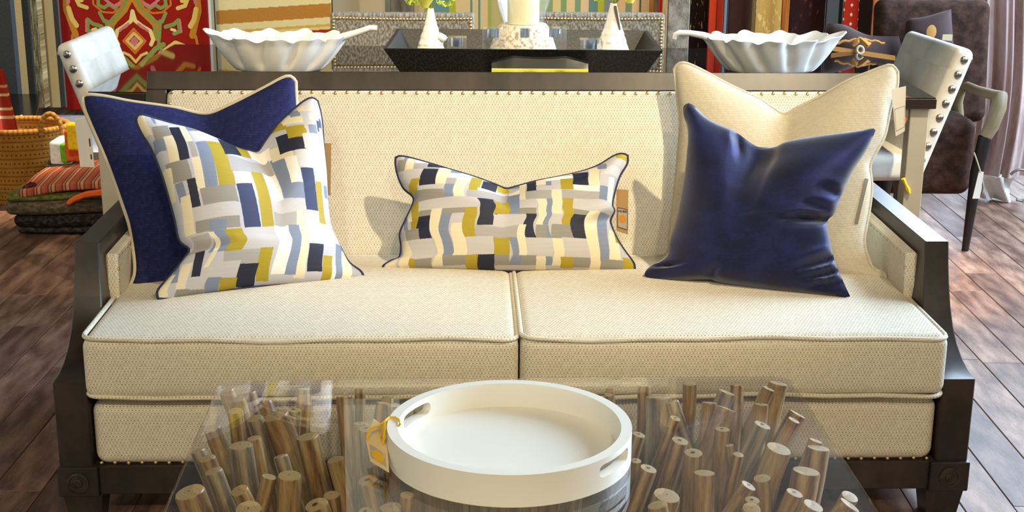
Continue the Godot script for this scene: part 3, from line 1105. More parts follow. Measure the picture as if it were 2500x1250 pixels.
	q.dent = 0.5
	q.dent_deep = 0.75
	q.dent_wide = 0.14
	var bp := make_pillow("beige_pillow", "large beige linen pillow behind the velvet one", q, M.linen, M.linen, 0.0046)
	var lg := Geo.new()
	for k in 8:
		var ya := 445.0 + k * 14.0
		var xa := 2117.0 - k * 3.2
		var a := on_pillow(q, xa - 4, ya, 0.003) - bp.position
		var b := on_pillow(q, xa + 4, ya, 0.003) - bp.position
		var c := on_pillow(q, xa + 1, ya + 14, 0.003) - bp.position
		var d := on_pillow(q, xa - 7, ya + 14, 0.003) - bp.position
		lg.quad(d, c, b, a)
	part(bp, "seam_tape", lg, mat(c8(120, 114, 98), 0.9))
	hang_tag("swing_tag", "white price tag hanging from the corner of the beige pillow", on_f(2176, 218, 3.70), on_f(2212, 210, 3.70), on_f(2209, 320, 3.66), on_f(2187, 333, 3.66), M.paper, true)
	q = pillow(z3.call([68, 1108, 100, 1128, 200, 1136, 400, 1130, 450, 1145, 700, 1185, 900, 1205, 1060, 1222, 1116, 1216]), z3.call([1116, 1216, 1090, 1160, 1055, 1080, 1030, 1010, 1015, 930, 1000, 835, 1040, 790, 1080, 690, 1130, 580, 1200, 470, 1245, 372]),
		z3.call([268, 250, 288, 233, 320, 245, 380, 300, 440, 335, 520, 370, 590, 420, 650, 455, 735, 452, 800, 425, 950, 400, 1100, 380, 1230, 362, 1245, 372]), z3.call([68, 1108, 88, 1072, 180, 1010, 200, 930, 240, 800, 270, 640, 285, 500, 290, 380, 268, 290, 268, 250]), [3.485, 3.325, 3.495, 3.655], 64)
	q.thick = 0.085
	q.dent = 0.42
	q.dent_deep = 0.7
	q.dent_wide = 0.16
	q.folds = [[1.0, 0.46, -0.34, -0.03, 0.026, 0.034], [1.0, 0.50, -0.22, 0.05, 0.016, 0.03], [1.0, 0.25, -0.3, -0.13, 0.02, 0.03], [1.0, 0.17, -0.26, -0.1, 0.016, 0.022], [1.0, 0.10, -0.24, -0.07, 0.016, 0.02], [0.0, 0.07, 0.2, 0.03, 0.014, 0.022], [1.0, 0.6, -0.16, 0.06, 0.012, 0.03], [0.35, 0.0, 0.02, 0.14, 0.012, 0.03], [0.3, 1.0, 0.02, -0.24, 0.014, 0.03]]
	make_pillow("velvet_pillow", "shiny midnight blue velvet pillow with knife edges", q, M.velvet, null, 0.0)

# a paper tag: four corners from top left, clockwise; printed panel, lettering and a round emblem
func hang_tag(called: String, label: String, a: Vector3, b: Vector3, c: Vector3, d: Vector3, m: Material, printed: bool) -> Node3D:
	var t := thing(called, label, "tag", d)
	var nor := (d - a).cross(b - a).normalized()
	var sheet := func(g: Geo, u0: float, v0: float, u1: float, v1: float, off: float, th: float) -> void:
		var at := func(u: float, v: float, k: float) -> Vector3: return a.lerp(b, u).lerp(d.lerp(c, u), v) + nor * k - d
		g.quad(at.call(u0, v1, off), at.call(u1, v1, off), at.call(u1, v0, off), at.call(u0, v0, off))
		g.quad(at.call(u0, v0, off - th), at.call(u1, v0, off - th), at.call(u1, v1, off - th), at.call(u0, v1, off - th))
		for e in [[u0, v0, u0, v1], [u0, v1, u1, v1], [u1, v1, u1, v0], [u1, v0, u0, v0]]:
			g.quad(at.call(e[0], e[1], off), at.call(e[0], e[1], off - th), at.call(e[2], e[3], off - th), at.call(e[2], e[3], off))
	var g := Geo.new()
	sheet.call(g, 0, 0, 1, 1, 0.0, 0.0008)
	part(t, "card", g, m)
	if printed:
		g = Geo.new()
		sheet.call(g, 0.1, 0.44, 0.94, 0.9, 0.0004, 0.0003)
		part(t, "printed_panel", g, M.print_grey if m == M.kraft else M.paper)
		g = Geo.new()
		for e in [[0.08, 0.43, 0.96, 0.445], [0.08, 0.89, 0.96, 0.905], [0.08, 0.43, 0.12, 0.905], [0.92, 0.43, 0.96, 0.905]]:
			sheet.call(g, e[0], e[1], e[2], e[3], 0.0008, 0.0003)
		part(t, "printed_border", g, M.ink if m == M.kraft else M.print_grey)
		g = Geo.new()
		var u := (b - a)
		var w := (d - a)
		var cc := a + u * 0.52 + w * 0.7 + nor * 0.0009 - d
		for i in 20:
			var a0 := TAU * i / 20
			var a1 := TAU * (i + 1) / 20
			g.tri(cc, cc + u * 0.3 * cos(a1) + w * 0.1 * sin(a1), cc + u * 0.3 * cos(a0) + w * 0.1 * sin(a0))
		part(t, "printed_emblem", g, M.print_orange)
		if m != M.kraft:
			return t
		var tm := TextMesh.new()
		tm.text = "HOME"
		tm.font_size = 24
		tm.pixel_size = 0.001
		tm.depth = 0.0
		var f := SystemFont.new()
		f.font_names = PackedStringArray(["Droid Sans"])
		f.font_weight = 700
		tm.font = f
		var o := part(t, "lettering", tm, M.ink)
		var bx := u.normalized()
		var by := -(w - bx * w.dot(bx)).normalized()
		var kk := u.length() * 0.72 / 0.066
		o.transform = Transform3D(Basis(bx * kk, by * kk, bx.cross(by) * kk), a + u * 0.52 + w * 0.52 + nor * 0.0012 - d)
	return t


# ------------------------------------------------------------------ coffee table: glass on a thicket of upright branches
const GLASS_H := 0.45

func build_coffee_table() -> void:
	var a := on_h(537, 930, GLASS_H)
	var b := on_h(1928, 918, GLASS_H)
	var right := (b - a).normalized()
	var front := right.cross(Vector3.UP) * -1.0
	if front.z < 0:
		front = -front
	var wide := a.distance_to(b)
	var mid := (a + b) / 2 + front * 0.42
	var base := Vector3(mid.x, 0, mid.z)
	var t := thing("coffee_table", "low table of clear glass on many upright cut branches", "coffee table", base)
	# glass with round corners
	var hx := wide / 2
	var hz := 0.42
	var cr := 0.035
	var out := []
	for q in [[1, 1, 0.0], [-1, 1, PI / 2], [-1, -1, PI], [1, -1, 1.5 * PI]]:
		for i in 7:
			var an: float = q[2] + PI / 2 * i / 6.0
			out.append(Vector2(q[0] * (hx - cr) + cos(an) * cr, q[1] * (hz - cr) + sin(an) * cr))
	var g := Geo.new()
	# polygon x to the right, polygon y towards the back, drawn out upwards
	g.prism(out, 0.010, Transform3D(Basis(right, -front, Vector3.UP), Vector3(0, GLASS_H - 0.010, 0)), 0.001)
	part(t, "glass_top", g, M.glass_top, Vector3.ZERO, Vector3.ZERO, 20.0)
	# branches: top end in the picture, width there, and how far it leans for each pixel down
	var list := []
	var za := [690, 190, 130, 0.3, 795, 262, 110, 0.25, 885, 210, 120, 0.5, 1020, 292, 130, 0.5, 765, 368, 125, 0.16, 935, 432, 140, 0.3, 1115, 408, 220, 0.36, 1275, 360, 130, 0.06, 1370, 178, 120, 0.05, 1715, 242, 140, 0.02, 1855, 165, 90, 0.05, 2095, 250, 100, 0.0, 2060, 298, 130, -0.15, 2145, 316, 130, 0.0,
		565, 512, 150, 0.3, 930, 605, 120, 0.22, 810, 668, 200, 0.27, 1395, 592, 190, 0.28, 1860, 476, 130, -0.06, 1912, 522, 140, 0.0, 435, 715, 120, 0.36, 520, 782, 140, 0.36, 575, 892, 150, 0.42, 1160, 762, 125, 0.3, 1640, 792, 150, 0.2, 1065, 942, 130, -0.2, 1240, 932, 200, 0.06, 1920, 972, 170, 0.2, 365, 1075, 250, 0.5, 800, 1062, 150, 0.5,
		1605, 1102, 140, 0.0, 880, 1225, 220, 0.2, 1470, 1185, 200, 0.45, 2265, 1100, 120, 0.05, 2120, 1208, 190, 0.1, 1905, 1245, 120, 0.1]
	for i in range(0, za.size(), 4):
		list.append([360 + za[i] * 0.28, 900 + za[i + 1] * 0.28, za[i + 2] * 0.28, za[i + 3]])
	var zb := [30, 222, 70, 0.0, 18, 285, 70, 0.1, 315, 207, 110, -0.06, 430, 298, 210, -0.12, 545, 342, 105, 0.55, 690, 192, 110, -0.18, 850, 347, 120, -0.2, 1080, 206, 105, -0.2, 995, 262, 140, -0.45, 1340, 232, 105, -0.4, 1420, 188, 150, -0.16, 990, 397, 180, -0.6, 1280, 362, 110, -0.2, 570, 477, 90, -0.42, 960, 567, 120, 0.0, 1290, 532, 140, -0.42,
		1580, 442, 140, -0.6, 1550, 492, 100, -0.5, 610, 662, 140, -0.22, 720, 762, 150, 0.0, 1090, 776, 90, -0.24, 1425, 727, 205, -0.24, 1730, 662, 110, -0.4, 1750, 722, 180, -0.42, 810, 927, 170, -0.02, 1650, 912, 220, -0.34, 270, 612, 110, -0.5, 245, 827, 90, -0.1, 350, 892, 140, -0.6, 1285, 972, 140, 0.0, 1175, 1032, 130, -0.9,
		500, 1113, 220, -0.4, 420, 1192, 160, 0.3, 1205, 1152, 120, 0.0, 1200, 1222, 150, -0.1, 1555, 1092, 140, -0.6, 1710, 1197, 170, -0.5, 2010, 1122, 140, -0.8, 2010, 1192, 180, -0.9, 1015, 700, 70, 0.1]
	for i in range(0, zb.size(), 4):
		list.append([1480 + zb[i] * 0.296, 880 + zb[i + 1] * 0.296, zb[i + 2] * 0.296, zb[i + 3]])
	# those hidden by the tray or cut off by the picture's lower edge, where the thicket goes on
	for e in [[1030, 1000, 40, 0.1], [1120, 985, 44, 0.05], [1210, 1010, 50, 0.0], [1330, 990, 44, -0.05], [1420, 1030, 50, -0.1], [1060, 1110, 46, 0.1], [1180, 1120, 52, 0.0], [1300, 1090, 46, 0.0], [1410, 1130, 50, -0.1],
			[470, 1330, 60, 0.4], [600, 1360, 56, 0.3], [730, 1340, 50, 0.2], [860, 1370, 60, 0.1], [1000, 1340, 52, 0.1], [1140, 1370, 56, 0.0], [1280, 1345, 50, 0.0], [1420, 1370, 60, -0.1], [1570, 1340, 52, -0.2], [1720, 1365, 60, -0.3], [1880, 1340, 56, -0.4], [2040, 1350, 60, -0.5], [560, 1450, 60, 0.3], [900, 1460, 60, 0.1], [1300, 1455, 60, 0.0], [1700, 1460, 60, -0.2]]:
		list.append(e)
	var barks := []
	for k in 4:
		var w := skinned(grainy(128, 256, [c8(112, 80, 46), c8(156, 118, 70), c8(184, 148, 94), c8(204, 178, 128)] if k != 2 else [c8(104, 92, 72), c8(150, 132, 102), c8(178, 160, 128), c8(198, 184, 156)], 2.2, 0.3, 90 + k, 0.8), 0.38)
		w.clearcoat_enabled = true
		w.clearcoat = 0.3
		w.clearcoat_roughness = 0.3
		barks.append(w)
	var ends := []
	for k in 2:
		var n := FastNoiseLite.new()
		n.seed = 120 + k
		n.frequency = 0.05
		var pith := k == 1
		ends.append(skinned(picture(96, 96, func(x: int, y: int) -> Color:
			var v := Vector2(x - 47.5, y - 47.5) / 48.0
			var r := v.length() + 0.12 * n.get_noise_2d(x, y)
			var c := c8(200, 172, 118).lerp(c8(172, 140, 88), 0.5 + 0.28 * sin(r * 26.0)) if r > 0.06 else c8(90, 64, 38)
			if pith and (v - Vector2(0.1, -0.05)).length() + 0.16 * n.get_noise_2d(x * 2, y * 2) < 0.24:
				c = c8(62, 44, 30)
			return c), 0.5))
	var r := RandomNumberGenerator.new()
	r.seed = 5
	for e in list:
		var top := on_h(e[0], e[1], GLASS_H - 0.013)
		var dpx: float = top.distance_to(EYE) / FOCAL
		var rad: float = e[2] * dpx * 0.52
		var down := 455.0 + r.randf_range(-35, 35)
		var foot := on_h(e[0] + e[3] * down * 0.9, e[1] + down, 0.012 + rad)
		# lean no further than a branch would, and stay inside the glass's outline
		var lim := 0.3
		var off := Vector2(foot.x - top.x, foot.z - top.z)
		if off.length() > lim:
			off *= lim / off.length()
		foot = Vector3(top.x + off.x, 0.0, top.z + off.y)
		var bend := Vector3(r.randf_range(-1, 1), 0, r.randf_range(-1, 1)) * 0.018
		var path := []
		var rads := []
		for i in 8:
			var k := i / 7.0
			path.append(foot.lerp(top, k) + bend * sin(k * PI) + Vector3(r.randf_range(-1, 1), 0, r.randf_range(-1, 1)) * 0.0025 * sin(k * PI) - base)
			rads.append(rad * (1.0 + 0.22 * (1.0 - k) + r.randf_range(-0.05, 0.05)) * (1.0 if i else 0.8))
		rads[7] = rad * 0.93
		rads[6] = rad * 1.0
		path.insert(7, (path[7] as Vector3).lerp(path[6], 0.05))
		rads.insert(7, rad)
		var sg := Geo.new()
		sg.tube(path, rads, 14, false, false, 0.5)
		var st := part(t, "branch", sg, barks[r.randi() % 4], Vector3.ZERO, Vector3.ZERO, 60.0)
		var cg := Geo.new()
		var dir = ((path[8] as Vector3) - path[6]).normalized()
		var s1 = dir.cross(Vector3.FORWARD).normalized()
		var s2 = s1.cross(dir)
		var cc: Vector3 = path[8]
		for i in 14:
			var a0 := TAU * i / 14
			var a1 := TAU * (i + 1) / 14
			var p0 = s1 * cos(a0) + s2 * sin(a0)
			var p1 = s1 * cos(a1) + s2 * sin(a1)
			cg.tri(cc + dir * 0.002, cc + p1 * rad * 0.93, cc + p0 * rad * 0.93, Vector2(0.5, 0.5), Vector2(0.5 + 0.5 * cos(a1), 0.5 + 0.5 * sin(a1)), Vector2(0.5 + 0.5 * cos(a0), 0.5 + 0.5 * sin(a0)))
		part(st, "cut_end", cg, ends[1 if r.randf() < 0.3 else 0])


# ------------------------------------------------------------------ the round white tray with two hand holes
func build_serving_tray() -> void:
	var rim := GLASS_H + 0.061
	var c := on_h(1244, 1034, rim)
	var rad := on_h(1543, 1040, rim).distance_to(on_h(944, 1040, rim)) / 2.0
	var at := Vector3(c.x, GLASS_H, c.z)
	var t := thing("serving_tray", "round white lacquered tray with two oval hand holes", "tray", at)
	var h := 0.061
	var th := 0.020
	# hand holes at the left rear and the right front
	var holes := []
	for px in [Vector2(1001, 1009), Vector2(1521, 1133)]:
		var v := on_h(px.x, px.y, GLASS_H + 0.038) - at
		holes.append(atan2(v.x, v.z))
	var half_w := 0.055
	var half_h := 0.0125
	var hy := 0.037
	var seg := 144
	var wall := func(g: Geo, r0: float, outward: bool) -> void:
		var ys := 12
		for i in seg:
			for j in ys:
				var pts := []
				var drop := false
				for k in [[0, 0], [1, 0], [1, 1], [0, 1]]:
					var an: float = TAU * (i + k[0]) / seg
					var y: float = h * (j + k[1]) / ys
					pts.append([an, y])
				for hole in holes:
					var am: float = wrapf(TAU * (i + 0.5) / seg - hole, -PI, PI) * rad
					var ym := h * (j + 0.5) / ys - hy
					if in_slot(am, ym, half_w, half_h):
						drop = true
				if drop:
					continue
				var q := []
				for k in pts:
					var v := Vector2(k[0] * rad, k[1])
					for hole in holes:
						var d := Vector2(wrapf(k[0] - hole, -PI, PI) * rad, k[1] - hy)
						var e := slot_snap(d, half_w, half_h, 0.0062)
						if e != d:
							v += e - d
					var a2: float = v.x / rad
					q.append(Vector3(sin(a2) * r0, v.y, cos(a2) * r0))
				if outward:
					g.quad(q[0], q[1], q[2], q[3])
				else:
					g.quad(q[3], q[2], q[1], q[0])
	var g := Geo.new()
	wall.call(g, rad, true)
	wall.call(g, rad - th, false)
	for i in seg:
		var a0 := TAU * i / seg
		var a1 := TAU * (i + 1) / seg
		var o0 := Vector3(sin(a0), 0, cos(a0))
		var o1 := Vector3(sin(a1), 0, cos(a1))
		g.quad(o0 * rad + Vector3(0, h, 0), o1 * rad + Vector3(0, h, 0), o1 * (rad - th) + Vector3(0, h, 0), o0 * (rad - th) + Vector3(0, h, 0))
		g.quad(o1 * rad, o0 * rad, o0 * (rad - th), o1 * (rad - th))
	# the inside of the holes
	for hole in holes:
		var loop := []
		for i in 40:
			var k := i / 40.0 * TAU
			var e := Vector2(cos(k), sin(k))
			var p2 := Vector2(clampf(e.x * half_w, -(half_w - half_h), half_w - half_h), 0)
			var d := Vector2(e.x * half_w, e.y * half_h) - p2
			loop.append(p2 + d.normalized() * half_h)
		for i in 40:
			var a: Vector2 = loop[i]
			var b: Vector2 = loop[(i + 1) % 40]
			var w := func(v: Vector2, r0: float) -> Vector3: return Vector3(sin(hole + v.x / rad) * r0, hy + v.y, cos(hole + v.x / rad) * r0)
			g.quad(w.call(a, rad), w.call(a, rad - th), w.call(b, rad - th), w.call(b, rad))
	part(t, "rim", g, M.white_lacquer, Vector3.ZERO, Vector3.ZERO, 30.0)
	var fg := Geo.new()
	fg.lathe([Vector2(0, 0.001), Vector2(rad - th + 0.001, 0.001), Vector2(rad - th + 0.001, 0.011), Vector2(0, 0.011)], 72)
	part(t, "tray_floor", fg, M.white_lacquer, Vector3.ZERO, Vector3.ZERO, 30.0)
	# tag tied through the left hole with yellow twine
	var tg := thing("gift_tag", "kraft tag with orange print tied to the white tray with yellow twine", "tag", on_h(915, 1140, GLASS_H))
	var o := tg.position
	# the card stands on the glass and leans on the rim; corners by their places beside it
	var far := -on_h(944, 1060, GLASS_H + 0.03).z
	var k1 := on_f(912, 1022, far + 0.03)
	var k2 := on_f(943, 1046, far + 0.0)
	var k3 := on_f(950, 1154, far - 0.13)
	var k4 := on_f(904, 1126, far - 0.09)
	var k5 := on_f(894, 1076, far - 0.03)
	var cg := Geo.new()
	var nn := Vector3(-0.3, 0.3, 1).normalized() * 0.001
	var poly := [k1, k5, k4, k3, k2]
	for i in range(1, 4):
		cg.tri(poly[0] - o + nn, poly[i] - o + nn, poly[i + 1] - o + nn)
		cg.tri(poly[0] - o - nn, poly[i + 1] - o - nn, poly[i] - o - nn)
	for i in 5:
		var j := (i + 1) % 5
		cg.quad(poly[i] - o + nn, poly[i] - o - nn, poly[j] - o - nn, poly[j] - o + nn)
	part(tg, "card", cg, mat(c8(222, 196, 150), 0.8))
	var plane := func(x: float, y: float) -> Vector3:
		var n3 := (k4 - k5).cross(k2 - k5).normalized()
		if n3.z < 0: n3 = -n3
		var rr := ray(x, y)
		return EYE + rr * (n3.dot(k5 - EYE) / n3.dot(rr)) + n3 * 0.0025 - o
	cg = Geo.new()
	cg.quad(plane.call(906, 1118), plane.call(944, 1143), plane.call(940, 1110), plane.call(903, 1086))
	part(tg, "printed_panel", cg, M.print_grey)
	cg = Geo.new()
	var em: Vector3 = plane.call(924, 1116)
	for i in 16:
		var e0: Vector3 = plane.call(924 + 15 * cos(TAU * i / 16.0), 1116 + 13 * sin(TAU * i / 16.0) + 8 * cos(TAU * i / 16.0))
		var e1: Vector3 = plane.call(924 + 15 * cos(TAU * (i + 1) / 16.0), 1116 + 13 * sin(TAU * (i + 1) / 16.0) + 8 * cos(TAU * (i + 1) / 16.0))
		cg.tri(em + Vector3(0, 0, 0.001), e1 + Vector3(0, 0, 0.001), e0 + Vector3(0, 0, 0.001))
	part(tg, "printed_emblem", cg, mat(c8(226, 176, 40), 0.8))
	var tw := Geo.new()
	var rim_p := on_h(943, 1024, rim) - o
	var path := []
	for px in [[905, 1040], [897, 1058], [902, 1074], [918, 1074], [932, 1058], [938, 1034], [941, 1022]]:
		path.append(on_f(px[0], px[1], far - 0.02) - o + Vector3(0, 0, 0.012))
	tw.tube(path, [0.0022], 6)
	path = [path[0], on_f(925, 1034, far - 0.02) - o + Vector3(0, 0, 0.012), path[6]]
	tw.tube(path, [0.0022], 6)
	path = [on_f(941, 1022, far - 0.02) - o + Vector3(0, 0, 0.012)]
	for px in [[950, 1019], [965, 1019], [975, 1026], [976, 1036]]:
		path.append(on_h(px[0], px[1], rim + 0.0025) - o)
	path.append(on_h(974, 1040, rim - 0.012) - o)
	tw.tube(path, [0.0022], 6)
	path = []
	for px in [[941, 1024], [940, 1050], [936, 1080], [941, 1108]]:
		path.append(on_f(px[0], px[1], far - 0.04) - o + Vector3(0, 0, 0.012))
	tw.tube(path, [0.0024], 6)
	part(tg, "twine", tw, M.twine_yellow)

func in_slot(x: float, y: float, w: float, h: float) -> bool:
	var cx := clampf(x, -(w - h), w - h)
	return Vector2(x - cx, y).length() < h

# moves a point near the slot's edge onto it
func slot_snap(d: Vector2, w: float, h: float, near: float) -> Vector2:
	var c := Vector2(clampf(d.x, -(w - h), w - h), 0)
	var v := d - c
	var l := v.length()
	if l < 1e-6 or absf(l - h) > near:
		return d
	return c + v / l * h


# ------------------------------------------------------------------ dining table behind the sofa
const TABLE_H := 0.75
var table_near := 4.78
var table_far := 6.06

func build_dining_table() -> void:
	var x0 := on_h(203, 229, TABLE_H).x
	var x1 := on_h(2294, 243, TABLE_H).x
	var xm := (x0 + x1) / 2
	var hx := (x1 - x0) / 2
	var zm := -(table_near + table_far) / 2
	var hz := (table_far - table_near) / 2
	var t := thing("dining_table", "long dark table with mirror-like top and steel legs behind the sofa", "dining table", Vector3(xm, 0, zm))
	var g := Geo.new()
	g.box(Vector3(0, TABLE_H - 0.021, 0), Vector3(hx, 0.017, hz), 0.0015)
	part(t, "tabletop", g, M.espresso)
	g = Geo.new()
	g.box(Vector3(0, TABLE_H - 0.002, 0), Vector3(hx - 0.003, 0.002, hz - 0.003), 0.0008)
	part(t, "glass_sheet", g, M.mirror_black)
	for sx in [-1, 1]:
		for sz in [-1, 1]:
			g = Geo.new()
			g.box(Vector3(sx * (hx - 0.05), (TABLE_H - 0.038) / 2, sz * (hz - 0.05)), Vector3(0.032, (TABLE_H - 0.038) / 2, 0.032), 0.002)
			part(t, "leg", g, M.steel)
		g = Geo.new()
		g.box(Vector3(sx * (hx - 0.05), TABLE_H - 0.062, 0), Vector3(0.02, 0.023, hz - 0.083), 0.002)
		part(t, "apron", g, M.steel)
		g = Geo.new()
		g.box(Vector3(0, TABLE_H - 0.062, sx * (hz - 0.05)), Vector3(hx - 0.083, 0.023, 0.02), 0.002)
		part(t, "apron", g, M.steel)


func build_dining_chairs() -> void:
	for s in [-1, 1]:
		var t := thing("end_chair", "pale upholstered chair with big pewter studs, at the table end near the " + ("wicker basket" if s < 0 else "brown armchair"), "chair", Vector3(s * 1.3, 0, -5.36), 0.0 if s < 0 else 0.1, "chairs at the table ends")
		var lean := Basis(Vector3(0, 0, 1), -s * 0.33)
		var foot := Vector3(s * 0.175, 0.42, 0)
		var g := Geo.new()
		g.soft(foot + lean * Vector3(0, 0.225, 0), Vector3(0.036, 0.255, 0.27), 0.028, 4, 3, null, lean)
		part(t, "backrest", g, M.leather_pale, Vector3.ZERO, Vector3.ZERO, 60.0)
		g = Geo.new()
		g.soft(Vector3(-s * 0.06, 0.43, 0), Vector3(0.25, 0.05, 0.26), 0.03, 3, 3)
		part(t, "seat", g, M.leather_pale, Vector3.ZERO, Vector3.ZERO, 60.0)
		for sx in [-1, 1]:
			for sz in [-1, 1]:
				g = Geo.new()
				leg_taper(g, Vector3(sx * 0.2 - s * 0.06, 0, sz * 0.22), 0.022, 0.015, 0.4)
				part(t, "leg", g, M.wood_dark)
		for i in 9:
			nail(t, foot + lean * Vector3(0, 0.438 - i * 0.056, 0.268), Vector3(0, 0, 1), 0.0155, M.pewter, "stud")
		nail(t, foot + lean * Vector3(s * 0.034, 0.445, 0.235), lean * Vector3(s, 0, 0), 0.0155, M.pewter, "stud")
	# two chairs on the far side, their backs against the table
	for e in [[805, 1157, "under the white leaf bowl's stem"], [1272, 1624, "behind the right-hand vase"]]:
		var a := on_f(e[0], 60, 6.15)
		var b := on_f(e[1], 60, 6.15)
		var hw := (b.x - a.x) / 2
		var high: float = on_f((e[0] + e[1]) / 2, 34, 6.15).y
		var t := thing("side_chair", "grey linen chair with close nailhead border " + ("beside the cream pier" if e[0] < 1000 else "in front of the multicoloured striped rug"), "chair", Vector3((a.x + b.x) / 2, 0, -6.2), 0.0, "grey linen chairs across the table")
		var g := Geo.new()
		g.soft(Vector3(0, (0.36 + high) / 2, 0), Vector3(hw, (high - 0.36) / 2, 0.04), 0.012, 2, 2)
		part(t, "backrest", g, M.linen_grey, Vector3.ZERO, Vector3.ZERO, 60.0)
		g = Geo.new()
		g.soft(Vector3(0, 0.42, -0.3), Vector3(hw - 0.02, 0.06, 0.255), 0.03, 2, 2)
		part(t, "seat", g, M.linen_grey, Vector3.ZERO, Vector3.ZERO, 60.0)
		for sx in [-1, 1]:
			for sz in [-0.02, -0.52]:
				g = Geo.new()
				leg_taper(g, Vector3(sx * (hw - 0.04), 0, sz), 0.022, 0.016, 0.37)
				part(t, "leg", g, M.wood_dark)
		var trim := Geo.new()
		var step := 0.0144
		var dots := []
		var n := int((2 * hw - 0.03) / step)
		for i in n + 1:
			dots.append(Vector3(-hw + 0.015 + i * (2 * hw - 0.03) / n, high - 0.02 - 0.004 * sin(PI * i / n), 0.04))
		for s in [-1, 1]:
			for i in 28:
				dots.append(Vector3(s * (hw - 0.015), high - 0.035 - i * step, 0.04))
		for d in dots:
			var prof := [Vector2(0.0068, 0), Vector2(0.0058, 0.003), Vector2(0.003, 0.005), Vector2(0, 0.0055)]
			for i in 3:
				for k in 8:
					var a0 := TAU * k / 8
					var a1 := TAU * (k + 1) / 8
					var lo: Vector2 = prof[i]
					var hi: Vector2 = prof[i + 1]
					trim.quad(d + Vector3(cos(a0) * lo.x, sin(a0) * lo.x, lo.y), d + Vector3(cos(a1) * lo.x, sin(a1) * lo.x, lo.y), d + Vector3(cos(a1) * hi.x, sin(a1) * hi.x, hi.y), d + Vector3(cos(a0) * hi.x, sin(a0) * hi.x, hi.y))
		var tr := part(t, "nailhead_trim", trim, M.brass, Vector3.ZERO, Vector3.ZERO, 60.0)
		tr.set_meta("kind", "stuff")


# ------------------------------------------------------------------ what stands on the dining table
func leaf_bowl(label: String, centre: Vector3, flip: float, curl: bool) -> void:
	var t := thing("leaf_bowl", label, "bowl", centre, 0.0, "white leaf-shaped bowls")
	var N := 160
	var S := 22
	var f := func(an: float, s: float, inner: float) -> Vector3:
		var lobe := 11.0
		var c := cos(an)
		var si := sin(an)
		var rx := 0.25 * (1.0 + 0.16 * pow(maxf(0, -c), 5.0))
		var rz := 0.165
		var r := 0.58 * smoothstep(0.0, 0.3, s) if s < 0.3 else lerpf(0.58, 1.0, pow((s - 0.3) / 0.7, 0.85))
		if s < 0.3: r = 0.58 * s / 0.3
		var up := clampf((s - 0.3) / 0.7, 0, 1)
		var swirl := an * lobe + up * 2.6
		var rib := 1.0 - pow(absf(sin(swirl / 2.0)), 6.0) * 0.12 * clampf(up * 3.0, 0, 1)
		r *= rib
		r *= 1.0 + 0.035 * sin(an * lobe * 1.0 + 2.2) * pow(up, 3)
		var y := 0.004 + 0.128 * pow(up, 1.15) + 0.006 * sin(an * lobe + 3.4) * pow(up, 4) + 0.003 * sin(an * 23.0) * pow(up, 6)
		y += 0.016 * pow(maxf(0, -c), 4.0) * up
		r *= 1.0 + 0.03 * smoothstep(0.86, 1.0, up)
		var o := Vector3(c * rx * r, y, si * rz * r)
		o -= Vector3(c, -0.3, si).normalized() * 0.006 * inner
		return Vector3(o.x * flip, o.y, o.z)
	var g := Geo.new()
	var outer := func(u: float, v: float) -> Vector3: return f.call(-u * TAU * flip, v, 0.0)
	var innr := func(u: float, v: float) -> Vector3: return f.call(u * TAU * flip, v, 1.0)
	g.grid(N, S, outer)
	g.grid(N, S, innr)
	for i in N:
		var a0 := TAU * i / N
		var a1 := TAU * (i + 1) / N
		g.quad(f.call(a0, 1.0, 0.0), f.call(a1, 1.0, 0.0), f.call(a1, 1.0, 1.0), f.call(a0, 1.0, 1.0))
	part(t, "bowl_body", g, M.porcelain, Vector3.ZERO, Vector3.ZERO, 55.0)
	var hd := Geo.new()
	var path := [Vector3(0.2, 0.12, 0), Vector3(0.25, 0.136, 0), Vector3(0.295, 0.15, 0), Vector3(0.335, 0.164, 0), Vector3(0.36, 0.163, 0)]
	if curl:
		path = [Vector3(0.2, 0.122, 0), Vector3(0.25, 0.138, 0), Vector3(0.3, 0.146, 0), Vector3(0.34, 0.147, 0), Vector3(0.357, 0.14, 0), Vector3(0.36, 0.124, 0)]
	var fin := []
	for p in path:
		fin.append(Vector3(p.x * flip, p.y, 0))
	hd.tube(fin, [0.016, 0.014, 0.012, 0.012, 0.011, 0.008], 10)
	part(t, "stem_handle", hd, M.porcelain, Vector3.ZERO, Vector3.ZERO, 60.0)

